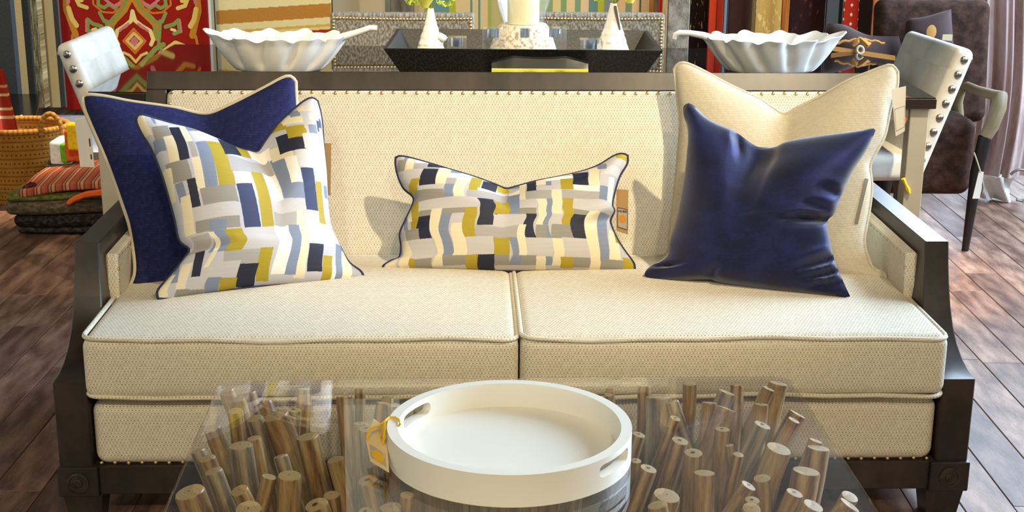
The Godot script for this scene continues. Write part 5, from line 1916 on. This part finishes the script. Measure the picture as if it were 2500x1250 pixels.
func build_armchair_corner() -> void:
	var leg_at := on_h(2356, 612, 0.0)
	var f0 := -leg_at.z
	var brown := skinned(grainy(128, 128, [c8(44, 30, 24), c8(64, 44, 35), c8(80, 56, 45)], 2.0, 2.0, 211, 1.2), 0.8, 0.25)
	brown = triplanar(brown, 0.3)
	var base := Vector3(leg_at.x - 0.3, 0, -(f0 + 0.35))
	var t := thing("brown_armchair", "dark brown upholstered armchair with bare wooden arms and dark legs", "armchair", base)
	var g := Geo.new()
	# back: leans away, round upper corners
	var lean := Basis(Vector3.RIGHT, -0.16)
	var bt := on_f(2300, 12, f0 + 0.62).y
	g.soft(Vector3(0.27, 0.45 + (bt - 0.45) / 2, -0.27), Vector3(0.25, (bt - 0.4) / 2, 0.05), 0.045, 4, 3, null, lean)
	part(t, "backrest", g, brown, Vector3.ZERO, Vector3.ZERO, 60.0)
	g = Geo.new()
	block_px(g, 2148, 292, 2392, 478, f0 + 0.06, 0.56, 0.05, base)
	part(t, "seat", g, brown, Vector3.ZERO, Vector3.ZERO, 60.0)
	var wood := skinned(grainy(64, 128, [c8(96, 82, 60), c8(132, 116, 88), c8(150, 134, 104)], 1.0, 0.4, 221), 0.5)
	var dark := mat(c8(26, 18, 15), 0.5)
	# bare wooden arm on the right: back post, top rail, front post bending down to the leg
	for s in [0, 1]:
		var dx = -0.36 * s
		var arm := Geo.new()
		var pts := []
		for e in [[2342, 290, 0.30], [2338, 250, 0.30], [2346, 216, 0.28], [2362, 211, 0.26], [2390, 222, 0.18], [2425, 232, 0.06], [2442, 236, 0.02], [2438, 262, 0.0], [2420, 310, 0.0], [2405, 335, 0.0]]:
			pts.append(on_f(e[0], e[1], f0 + e[2]) - base + Vector3(dx, 0, 0))
		arm.tube(pts, [0.02, 0.021, 0.022, 0.021, 0.02, 0.022, 0.03, 0.032, 0.03, 0.026], 10)
		part(t, "arm", arm, wood, Vector3.ZERO, Vector3.ZERO, 60.0)
		var lg := Geo.new()
		lg.tube([on_f(2405, 333, f0) - base + Vector3(dx, 0, 0), on_f(2385, 420, f0) - base + Vector3(dx, 0, 0), Vector3(leg_at.x + dx, 0, leg_at.z) - base], [0.027, 0.026, 0.014], 10)
		part(t, "leg", lg, dark, Vector3.ZERO, Vector3.ZERO, 60.0)
		lg = Geo.new()
		lg.tube([Vector3(leg_at.x - 0.05 + dx, 0.3, -(f0 + 0.56)) - base, Vector3(leg_at.x - 0.02 + dx, 0, -(f0 + 0.66)) - base], [0.025, 0.014], 8)
		part(t, "leg", lg, dark, Vector3.ZERO, Vector3.ZERO, 60.0)
	hang_tag("swing_tag", "long white tag on a string tied to the armchair leg", on_f(2390, 418, f0 - 0.05), on_f(2402, 420, f0 - 0.05), on_f(2392, 485, f0 - 0.05), on_f(2374, 485, f0 - 0.05), M.paper, false)
	var sg := Geo.new()
	sg.tube([on_f(2378, 372, f0 - 0.04), on_f(2386, 395, f0 - 0.05), on_f(2394, 421, f0 - 0.05)], [0.0028], 6)
	solo("tag_string", "pale string between the armchair leg and its tag", "string", sg, mat(c8(190, 180, 150), 0.8), on_f(2394, 421, f0 - 0.05))
	# brown cushions with ochre bands
	var choco := mat(c8(56, 34, 28), 0.85)
	var ochre := mat(c8(196, 136, 66), 0.85)
	var q := pillow(zoomed([2040, 250, 2120, 258, 2205, 262], 0, 0, 1), zoomed([2205, 262, 2210, 170, 2195, 88], 0, 0, 1), zoomed([2018, 58, 2060, 60, 2120, 85, 2195, 88], 0, 0, 1), zoomed([2040, 250, 2016, 150, 2018, 58], 0, 0, 1), [5.98, 5.98, 6.1, 6.1], 20)
	q.thick = 0.07
	q.dent_deep = 0.0
	var ct := make_pillow("brown_cushion", "dark brown cushion with a scrolled ochre band and ring emblem", q, choco, null, 0.0)
	var o := ct.position
	var face := func(x: float, y: float) -> Vector3: return on_f(x, y, 5.965) - o
	var band := Geo.new()
	for k in 12:
		var xa := 2030 + k * 13.0
		var xb := xa + 13.0
		band.quad(face.call(xa, 124 + k * 2.0), face.call(xb, 126 + k * 2.0), face.call(xb, 114 + k * 2.0), face.call(xa, 112 + k * 2.0))
	part(ct, "ochre_band", band, ochre)
	var scroll := Geo.new()
	var sp := []
	for k in 16:
		sp.append(face.call(2040 + k * 8.0, 106 - 9.0 * sin(k / 15.0 * PI) + 2.0 * sin(k * 1.9)))
	scroll.tube(sp, [0.006], 6)
	scroll.tube([face.call(2082, 112), face.call(2092, 100), face.call(2098, 92), face.call(2108, 100), face.call(2118, 110), face.call(2126, 104)], [0.008, 0.014, 0.006, 0.014, 0.016, 0.006], 6)
	part(ct, "scroll_embroidery", scroll, ochre)
	var ringg := Geo.new()
	var rp := []
	for k in 18:
		rp.append(face.call(2099 + 8 * cos(TAU * k / 18), 121 + 9 * sin(TAU * k / 18)) + Vector3(0, 0, 0.008))
	ringg.tube(rp, [0.0055], 6, true)
	part(ct, "ring_emblem", ringg, mat(c8(232, 214, 178), 0.8))
	q = pillow(zoomed([2215, 130, 2270, 140, 2330, 130], 0, 0, 1), zoomed([2330, 130, 2326, 80, 2322, 22], 0, 0, 1), zoomed([2214, 46, 2260, 40, 2322, 22], 0, 0, 1), zoomed([2215, 130, 2208, 90, 2214, 46], 0, 0, 1), [5.95, 5.95, 6.05, 6.05], 16)
	q.thick = 0.05
	q.dent_deep = 0.0
	ct = make_pillow("brown_cushion", "plum brown cushion with an oval ochre badge on the armchair", q, mat(c8(58, 34, 32), 0.85), null, 0.0)
	o = ct.position
	var oval := Geo.new()
	var oc := on_f(2274, 78, 5.93) - o
	for k in 16:
		var a0 := TAU * k / 16
		var a1 := TAU * (k + 1) / 16
		oval.tri(oc + Vector3(0, 0, 0.004), oc + Vector3(cos(a0) * 0.021, sin(a0) * 0.03, 0), oc + Vector3(cos(a1) * 0.021, sin(a1) * 0.03, 0))
	part(ct, "oval_badge", oval, mat(c8(206, 152, 82), 0.8))
	hang_tag("swing_tag", "small cream tag on top of the plum brown cushion", on_f(2302, 84, 5.9), on_f(2326, 84, 5.9), on_f(2324, 100, 5.9), on_f(2300, 98, 5.9), mat(c8(214, 196, 158), 0.8), false)
	# tag and orange thing on the seat's rear corner
	hang_tag("swing_tag", "pale price card standing on the brown armchair seat", on_f(2304, 256, 5.8), on_f(2322, 266, 5.8), on_f(2312, 292, 5.8), on_f(2292, 284, 5.8), M.paper, false)
	g = Geo.new()
	block_px(g, 2288, 290, 2320, 306, f0 + 0.1, 0.06, 0.012, Vector3.ZERO)
	solo("orange_cloth", "small folded orange cloth on the brown armchair seat", "cloth", g, mat(c8(232, 140, 30), 0.85), on_f(2304, 306, f0 + 0.13))
	# yellow ribbon tied by the steel leg
	g = Geo.new()
	g.tube([on_f(2205, 436, 4.79), on_f(2211, 450, 4.79), on_f(2216, 460, 4.79), on_f(2220, 472, 4.79)], [0.008, 0.005, 0.009, 0.006], 6)
	solo("yellow_ribbon", "short yellow ribbon hanging beside the steel table leg", "ribbon", g, M.twine_yellow, on_f(2220, 472, 4.79))
	# rose drapes with folds
	var rose := skinned(grainy(128, 256, [c8(176, 152, 148), c8(208, 186, 180), c8(222, 204, 200)], 1.4, 0.3, 231, 0.8), 0.9, 0.2)
	rose.backlight_enabled = true
	rose.backlight = Color(0.25, 0.2, 0.2)
	for e in [[2362, 2506, 6.55, 428, "rose grey throw hanging beside the brown armchair"], [2446, 2640, 6.3, 432, "pale pink throw hanging in front of the rose grey one"]]:
		var a := on_f(e[0], e[3], e[2])
		var b := on_f(e[1], e[3], e[2])
		var cg := Geo.new()
		for side in [0, 1]:
			var f := func(u: float, v: float) -> Vector3:
				var x := lerpf(a.x, b.x, u)
				var z = -e[2] + 0.03 * sin(u * 17.0 + v * 0.7 + e[2]) * (1.0 - 0.3 * v) + 0.012 * sin(u * 41.0) - 0.006 * side
				return Vector3(x + 0.02 * sin(v * 5.0), lerpf(a.y, 1.25, v), z)
			if side == 0:
				cg.grid(60, 14, f)
			else:
				var back := Geo.new()
				back.grid(60, 14, f)
				for i in range(0, back.p.size(), 3):
					cg.tri(back.p[i], back.p[i + 2], back.p[i + 1], back.t[i], back.t[i + 2], back.t[i + 1])
		var dr := solo("hanging_throw", e[4], "throw", cg, rose, Vector3((a.x + b.x) / 2, a.y, -e[2]), "", 60.0)
		var rod := Geo.new()
		rod.tube([Vector3(-(b.x - a.x) / 2, 1.25 - a.y, 0), Vector3((b.x - a.x) / 2, 1.25 - a.y, 0)], [0.012], 8)
		part(dr, "hanging_rod", rod, M.ink)
	g = Geo.new()
	var sheet := func(u: float, v: float) -> Vector3:
		var p := on_f(lerpf(2392, 2466, u), lerpf(492 - 10 * (1 - u), 425, v), 6.4)
		return p + Vector3(0, 0, 0.03 * sin(u * 9.0 + v * 4.0) + 0.05 * v)
	g.grid(16, 10, sheet)
	var g4 := Geo.new()
	g4.grid(16, 10, func(u: float, v: float) -> Vector3: return sheet.call(1.0 - u, v) - Vector3(0, 0, 0.02))
	g.p.append_array(g4.p)
	g.t.append_array(g4.t)
	solo("white_sheet", "crumpled white cloth hanging below the rose throws", "cloth", g, mat(c8(232, 230, 226), 0.9), on_f(2430, 492, 6.4), "", 60.0)
	g = Geo.new()
	var arc := []
	for k in 14:
		var an := -2.4 + k * 0.33
		arc.append(on_f(2492 + 34 * cos(an), 452 + 38 * sin(an), 6.1))
	g.tube(arc, [0.006], 6)
	solo("wire_hoop", "thin grey wire hoop of a stand beside the throws", "stand", g, mat(c8(120, 112, 104), 0.5, 0.6), on_f(2492, 490, 6.1))


# ------------------------------------------------------------------ left: basket, textiles, blankets
func build_basket_corner() -> void:
	var f := 6.25
	var rimc := on_f(36, 345, f)
	var base := Vector3(rimc.x, 0, -f - 0.05)
	var t := thing("wicker_basket", "golden woven wicker basket with arched handles", "basket", base)
	var wk := weave(8, 20, c8(176, 122, 52), c8(74, 42, 14), 0.7, 19)
	var wm := cloth(wk, 0.16, 0.6, 0.5, false)
	wm.uv1_scale = Vector3(8, 3, 1)
	var top := 0.345
	var r1 := on_f(160, 330, f).x - rimc.x
	var g := Geo.new()
	g.lathe([Vector2(0, 0.004), Vector2(r1 * 0.62, 0.0), Vector2(r1 * 0.72, 0.06), Vector2(r1 * 0.84, 0.17), Vector2(r1 * 0.94, 0.28), Vector2(r1, top), Vector2(r1 - 0.016, top), Vector2(r1 * 0.9, 0.28), Vector2(r1 * 0.78, 0.15), Vector2(r1 * 0.64, 0.03), Vector2(0, 0.02)], 48, Vector3.ZERO, Vector2(1, 0.8))
	part(t, "woven_body", g, wm, Vector3.ZERO, Vector3.ZERO, 50.0)
	g = Geo.new()
	var ring := []
	for k in 48:
		ring.append(Vector3(sin(TAU * k / 48) * (r1 - 0.006), top, cos(TAU * k / 48) * (r1 - 0.006) * 0.8))
	g.tube(ring, [0.014], 8, true)
	part(t, "rim", g, wm, Vector3.ZERO, Vector3.ZERO, 60.0)
	for s in [1, -1]:
		g = Geo.new()
		var arch := []
		for k in 13:
			var an := PI * k / 12.0
			var hx := 0.2 - 0.05 * cos(an)
			arch.append(Vector3(hx * 1.0 + (0.0 if s > 0 else -0.38), top - 0.02 + 0.1 * sin(an), (0.14 if s > 0 else 0.08) * (1.0 if s > 0 else -1.0)))
		g.tube(arch, [0.012], 8)
		part(t, "handle", g, wm, Vector3.ZERO, Vector3.ZERO, 60.0)
	# yarn ball and striped cloth in the basket
	g = Geo.new()
	var yb := on_f(20, 345, f - 0.02)
	g.lathe(arc_profile(0.052, 9), 20, yb)
	solo("yarn_ball", "pale yellow ball of yarn on the basket rim", "yarn", g, skinned(grainy(64, 64, [c8(220, 180, 70), c8(246, 228, 150)], 0.6, 4.0, 241), 0.9), yb - Vector3(0, 0.052, 0))
	g = Geo.new()
	var red := skinned(stripes([[0.08, c8(150, 44, 26)], [0.13, c8(222, 190, 140)], [0.3, c8(168, 52, 30)], [0.34, c8(222, 190, 140)], [0.42, c8(168, 52, 30)], [0.46, c8(226, 200, 150)], [0.62, c8(160, 46, 26)], [0.66, c8(226, 200, 150)], [0.74, c8(168, 52, 30)], [0.78, c8(214, 170, 110)], [1.0, c8(160, 46, 26)]], false), 0.9)
	var fa := func(u: float, v: float) -> Vector3: return on_f(lerpf(-70, lerpf(46, 4, v), u), lerpf(342, 170, v), f - 0.1 + 0.03 * sin(u * 9.0))
	g.grid(12, 8, fa)
	var gb := Geo.new()
	gb.grid(12, 8, func(u: float, v: float) -> Vector3: return fa.call(1.0 - u, v) - Vector3(0, 0, 0.02))
	g.p.append_array(gb.p)
	g.t.append_array(gb.t)
	solo("striped_cloth", "red cloth with pale stripes standing in the basket", "cloth", g, red, on_f(-20, 342, f - 0.1), "", 60.0)
	hang_tag("swing_tag", "cream card with a yellow sun beside the basket", on_h(30, 287, 0.231), on_h(54, 280, 0.231), on_h(60, 289, 0.229), on_h(32, 300, 0.229), M.paper, false)
	# dark stand foot behind, pale mat lit by a lamp
	g = Geo.new()
	var sa := on_h(62, 310, 0.0)
	g.box(Vector3(-2.69, 0.122, -7.24), Vector3(0.2, 0.105, 0.73), 0.004, Basis(Vector3.UP, 0.285))
	solo("display_stand", "black foot of the rug display behind the basket", "stand", g, M.black_lacquer, Vector3(-2.69, 0.0165, -7.24))
	g = Geo.new()
	g.soft(Vector3(-2.3, 0.008, -7.45), Vector3(0.8, 0.008, 0.95), 0.006, 2, 2)
	solo("pale_mat", "pale grey mat on the floor behind the basket", "mat", g, mat(c8(186, 190, 200), 0.9), Vector3(-2.3, 0, -7.45))
	# folded blankets, one on the other
	var fb := 5.66
	var stack := [["charcoal grey folded blanket with a pale edge, lowest of the stack", c8(52, 48, 46), 575, 590, 42, c8(40, 36, 36)], ["black brown folded blanket under the taupe one", c8(38, 34, 32), 546, 574, 34, c8(30, 26, 25)], ["taupe folded blanket with a thick rounded fold", c8(92, 80, 62), 514, 545, 18, c8(70, 60, 46)], ["olive green folded blanket in the stack", c8(104, 108, 52), 497, 513, 24, c8(84, 86, 42)],
		["maroon folded blanket under the striped one", c8(84, 34, 36), 482, 496, 62, c8(60, 26, 28)]]
	var y := 0.0
	var tops := 0.0
	for i in stack.size():
		var e = stack[i]
		var a := on_f(e[4], 590, fb)
		var y1: float = y + absf(on_f(120, e[2], fb).y - on_f(120, e[3] + 1, fb).y) + 0.004
		g = Geo.new()
		var hx := (-1.58 - a.x) / 2
		var wav := func(v: Vector3) -> Vector3: return Vector3(v.x, v.y + 0.005 * sin(v.x * 9.0) + 0.003 * sin(v.z * 14.0), v.z + 0.012 * sin(v.x * 7.0 + i * 1.3))
		g.soft(Vector3((a.x - 1.58) / 2, (y + y1) / 2 + (0.008 if i == 0 else 0.0), -fb - 0.17), Vector3(hx, (y1 - y) / 2, 0.17), (y1 - y) / 2 * 0.95, 4, 10, wav)
		var bm := triplanar(skinned(grainy(128, 128, [e[5], e[1], (e[1] as Color).lightened(0.15)], 2.0, 4.0, 250 + i, 1.5), 0.95, 0.1), 0.2)
		solo("folded_blanket", e[0], "blanket", g, bm, Vector3((a.x - 1.58) / 2, y, -fb - 0.17), "folded blankets beside the sofa", 60.0)
		y = y1
		tops = y1
	# striped one on top, its corner hanging
	g = Geo.new()
	var ta := on_f(46, 482, fb)
	var tw := func(v: Vector3) -> Vector3: return Vector3(v.x, v.y - 0.05 * pow(clampf(-v.x / 0.2, 0, 1), 2.0) * 0.6 - 0.02 * clampf(v.z / 0.17, 0, 1) + 0.006 * sin(v.x * 11.0), v.z)
	g.soft(Vector3((ta.x - 1.58) / 2, tops + 0.022, -fb - 0.17), Vector3((-1.58 - ta.x) / 2, 0.018, 0.18), 0.012, 3, 12, tw)
	var sm := triplanar(skinned(stripes([[0.2, c8(170, 84, 60)], [0.3, c8(96, 70, 60)], [0.42, c8(190, 120, 90)], [0.5, c8(120, 60, 50)], [0.7, c8(196, 140, 108)], [0.8, c8(130, 74, 58)], [1.0, c8(176, 96, 70)]], true, 128), 0.95, 0.1), 0.06)
	solo("folded_blanket", "rust and pink finely striped blanket on top of the stack", "blanket", g, sm, Vector3((ta.x - 1.58) / 2, tops, -fb - 0.17), "folded blankets beside the sofa", 60.0)
	g = Geo.new()
	var strip := []
	for e in [[160, 499], [165, 489], [182, 479], [206, 470], [246, 464], [264, 464], [264, 479], [232, 480], [206, 484], [184, 492], [168, 502]]:
		var v := on_f(e[0], e[1], fb - 0.035)
		strip.append(Vector2(v.x, v.y))
	g.prism(strip, 0.03, Transform3D(Basis(), Vector3(0, 0, -fb + 0.005)), 0.005)
	solo("orange_binding", "bright orange bound edge of a folded throw on the striped blanket", "throw", g, mat(c8(226, 96, 34), 0.9), on_f(200, 490, fb - 0.02))
	# bright folded textiles behind, on a low dark pile
	var fc := 6.0
	var bits := [["folded_textile", "black and white flecked folded textile under the bright ones", 108, 404, 240, 458, fc, 0.3, 0.02, c8(54, 48, 46)], ["folded_textile", "white folded textile beside the basket", 122, 345, 166, 408, fc + 0.02, 0.16, 0.02, c8(232, 236, 236)], ["folded_textile", "lime green folded textile between the white and the orange one", 148, 352, 172, 398, fc - 0.02, 0.1, 0.01, c8(110, 180, 50)],
		["folded_textile", "orange and rust folded textile with yellow lining", 160, 318, 200, 396, fc - 0.05, 0.1, 0.014, c8(222, 92, 44)], ["folded_textile", "bright yellow folded textile in front of the orange one", 165, 303, 192, 368, fc - 0.08, 0.06, 0.012, c8(250, 206, 40)], ["folded_textile", "pale yellow folded textile on the flecked one", 148, 410, 204, 440, fc - 0.06, 0.1, 0.01, c8(238, 206, 110)],
		["folded_textile", "red and purple folded textile beside the steel table leg", 200, 410, 242, 455, fc - 0.09, 0.1, 0.01, c8(196, 40, 46)]]
	for e in bits:
		g = Geo.new()
		block_px(g, e[2], e[3], e[4], e[5], e[6], e[7], e[8], Vector3.ZERO)
		var c := on_f((e[2] + e[4]) / 2.0, e[5], e[6])
		solo(e[0], e[1], "textile", g, triplanar(skinned(grainy(96, 96, [(e[9] as Color).darkened(0.12), e[9], (e[9] as Color).lightened(0.08)], 2.0, 3.0, int(e[2]), 1.2), 0.9, 0.15), 0.15), c, "bright folded textiles beside the basket", 60.0)
	# a low dark chest carries the textiles
	g = Geo.new()
	var ca := on_f(114, 458, fc + 0.02)
	g.box(Vector3((ca.x - 1.6) / 2, ca.y / 2 - 0.002, -fc - 0.2), Vector3((-1.6 - ca.x) / 2, ca.y / 2 - 0.002, 0.17), 0.004)
	solo("low_chest", "low dark chest under the bright folded textiles", "chest", g, M.wood_dark, Vector3((ca.x - 1.6) / 2, 0, -fc - 0.2))
	# booklet
	var bo := thing("booklet", "white booklet with dark print standing among the bright textiles", "booklet", on_f(212, 412, fc - 0.14))
	var ob := bo.position
	g = Geo.new()
	var p0 := on_f(196, 410, fc - 0.13) - ob
	var p1 := on_f(230, 408, fc - 0.16) - ob
	var p2 := on_f(218, 286, fc - 0.12) - ob
	var p3 := on_f(182, 292, fc - 0.1) - ob
	var bk := Vector3(0, 0, -0.006)
	g.quad(p0, p1, p2, p3)
	g.quad(p1 + bk, p0 + bk, p3 + bk, p2 + bk)
	for e in [[p0, p1], [p1, p2], [p2, p3], [p3, p0]]:
		g.quad(e[1], e[0], e[0] + bk, e[1] + bk)
	part(bo, "cover", g, M.paper)
	g = Geo.new()
	for k in 2:
		var u0 := 0.82
		var v0 := 0.42 if k == 0 else 0.16
		var v1 := v0 + (0.16 if k == 0 else 0.1)
		var at := func(u: float, v: float) -> Vector3: return p0.lerp(p1, u).lerp(p3.lerp(p2, u), v) + Vector3(0, 0, 0.0012)
		g.quad(at.call(u0, v0), at.call(u0 + 0.09, v0), at.call(u0 + 0.09, v1), at.call(u0, v1))
	part(bo, "printed_lines", g, M.ink)

func arc_profile(r: float, n: int) -> Array:
	var o := []
	for i in n + 1:
		var an := -PI / 2 + PI * i / n
		o.append(Vector2(cos(an) * r, sin(an) * r))
	return o


# ------------------------------------------------------------------ lamps: halogen spots on ceiling tracks
const SPOT := 0.19

func build_lamps() -> void:
	var warm := Color(1.0, 0.92, 0.765)
	var list := [
		["aimed at the sofa back", Vector3(1.7, 3.7, -1.5), Vector3(0.05, 0.92, -3.95), 66.0, 19.0],
		["aimed at the middle of the sofa", Vector3(0.9, 3.3, 1.2), Vector3(0.0, 0.45, -3.6), 21.0, 24.0],
		["aimed at the patchwork pillows", Vector3(-0.9, 3.3, 1.2), Vector3(-0.5, 0.45, -3.6), 17.0, 24.0],
		["aimed at the basket", Vector3(-1.5, 3.7, -6.4), Vector3(-2.05, 0.2, -6.6), 150.0, 15.0],
		["aimed at the steel table leg", Vector3(1.9, 3.7, -3.2), Vector3(1.5, 0.6, -4.85), 130.0, 9.0],
		["aimed at the leaf bowls", Vector3(-1.6, 3.7, -3.4), Vector3(-0.9, 0.8, -5.5), 30.0, 24.0],
		["aimed at the candles", Vector3(0.4, 3.7, -3.4), Vector3(0.1, 0.8, -5.4), 30.0, 24.0],
		["aimed at the red rug", Vector3(-2.4, 3.7, -5.6), Vector3(-2.2, 0.5, -8.5), 34.0, 26.0],
		["aimed at the striped rugs", Vector3(-0.2, 3.7, -5.8), Vector3(0.2, 0.6, -8.5), 34.0, 28.0],
		["aimed at the oriental rugs", Vector3(1.5, 3.7, -5.8), Vector3(1.6, 0.5, -8.2), 26.0, 26.0]]
	for e in list:
		var at: Vector3 = e[1]
		var to: Vector3 = e[2]
		var dir := (to - at).normalized()
		var t := thing("track_spotlight", "black ceiling spotlight " + e[0], "spotlight", at, 0.0, "ceiling spotlights")
		var bas := Basis(Quaternion(Vector3.DOWN, dir))
		var g := Geo.new()
		g.lathe([Vector2(0, 0.13), Vector2(0.03, 0.13), Vector2(0.045, 0.1), Vector2(0.05, -0.02), Vector2(0.044, -0.02), Vector2(0.04, 0.0), Vector2(0, 0.0)], 24)
		var hd := part(t, "lamp_head", g, M.black_lacquer)
		hd.basis = bas
		g = Geo.new()
		g.lathe([Vector2(0, -0.004), Vector2(0.038, -0.004), Vector2(0.038, -0.002), Vector2(0, -0.002)], 20)
		var em := mat(Color.WHITE, 0.5)
		em.emission_enabled = true
		em.emission = warm
		em.emission_energy_multiplier = 12.0
		var bl := part(t, "bulb", g, em)
		bl.basis = bas
		g = Geo.new()
		g.tube([Vector3(0, 0.05, 0), Vector3(0, CEIL - at.y, 0)], [0.012], 8)
		part(t, "stem", g, M.black_lacquer)
		var l := SpotLight3D.new()
		l.name = "spot_beam"
		t.add_child(l)
		l.position = dir * 0.03
		l.basis = Basis.looking_at(dir, Vector3.UP if absf(dir.y) < 0.99 else Vector3.FORWARD)
		l.light_color = warm
		l.light_energy = e[3] * SPOT
		l.spot_angle = e[4]
		l.spot_angle_attenuation = 0.9
		l.spot_range = 20.0
		l.spot_attenuation = 2.0
		l.light_size = 0.05
		l.shadow_enabled = true
	# two unseen panels added behind the camera as soft fill for the sofa front
	for s in [-1, 1]:
		var t := thing("added_fill_panel", "square unseen fill light panel added behind the camera, " + ("towards the basket side" if s < 0 else "towards the window side"), "ceiling light", Vector3(s * 1.5, CEIL - 0.05, 1.2), 0.0, "added fill light panels")
		var g := Geo.new()
		for k in 4:
			var turn := Basis(Vector3.UP, PI / 2 * k)
			g.box(turn * Vector3(0, 0, 0.62), Vector3(0.64, 0.04, 0.02) if k % 2 == 0 else Vector3(0.02, 0.04, 0.64))
		part(t, "frame", g, mat(c8(220, 220, 216), 0.5))
		g = Geo.new()
		g.box(Vector3(0, 0.0, 0), Vector3(0.6, 0.006, 0.6))
		var em := mat(Color.WHITE, 0.5)
		em.emission_enabled = true
		em.emission = Color(1.0, 0.92, 0.76)
		em.emission_energy_multiplier = 1.5
		part(t, "fill_diffuser", g, em)
		var l := AreaLight3D.new()
		l.name = "fill_glow"
		t.add_child(l)
		l.position = Vector3(0, -0.02, 0)
		l.rotation_degrees = Vector3(-90, 0, 0)
		l.area_size = Vector2(1.2, 1.2)
		l.area_normalize_energy = false
		l.light_color = Color(1.0, 0.92, 0.76)
		l.light_energy = FILL_PANEL
		l.area_range = 30.0
		l.area_attenuation = 2.0
		l.shadow_enabled = true

const FILL_PANEL := 1.6  # strength of the added front fill
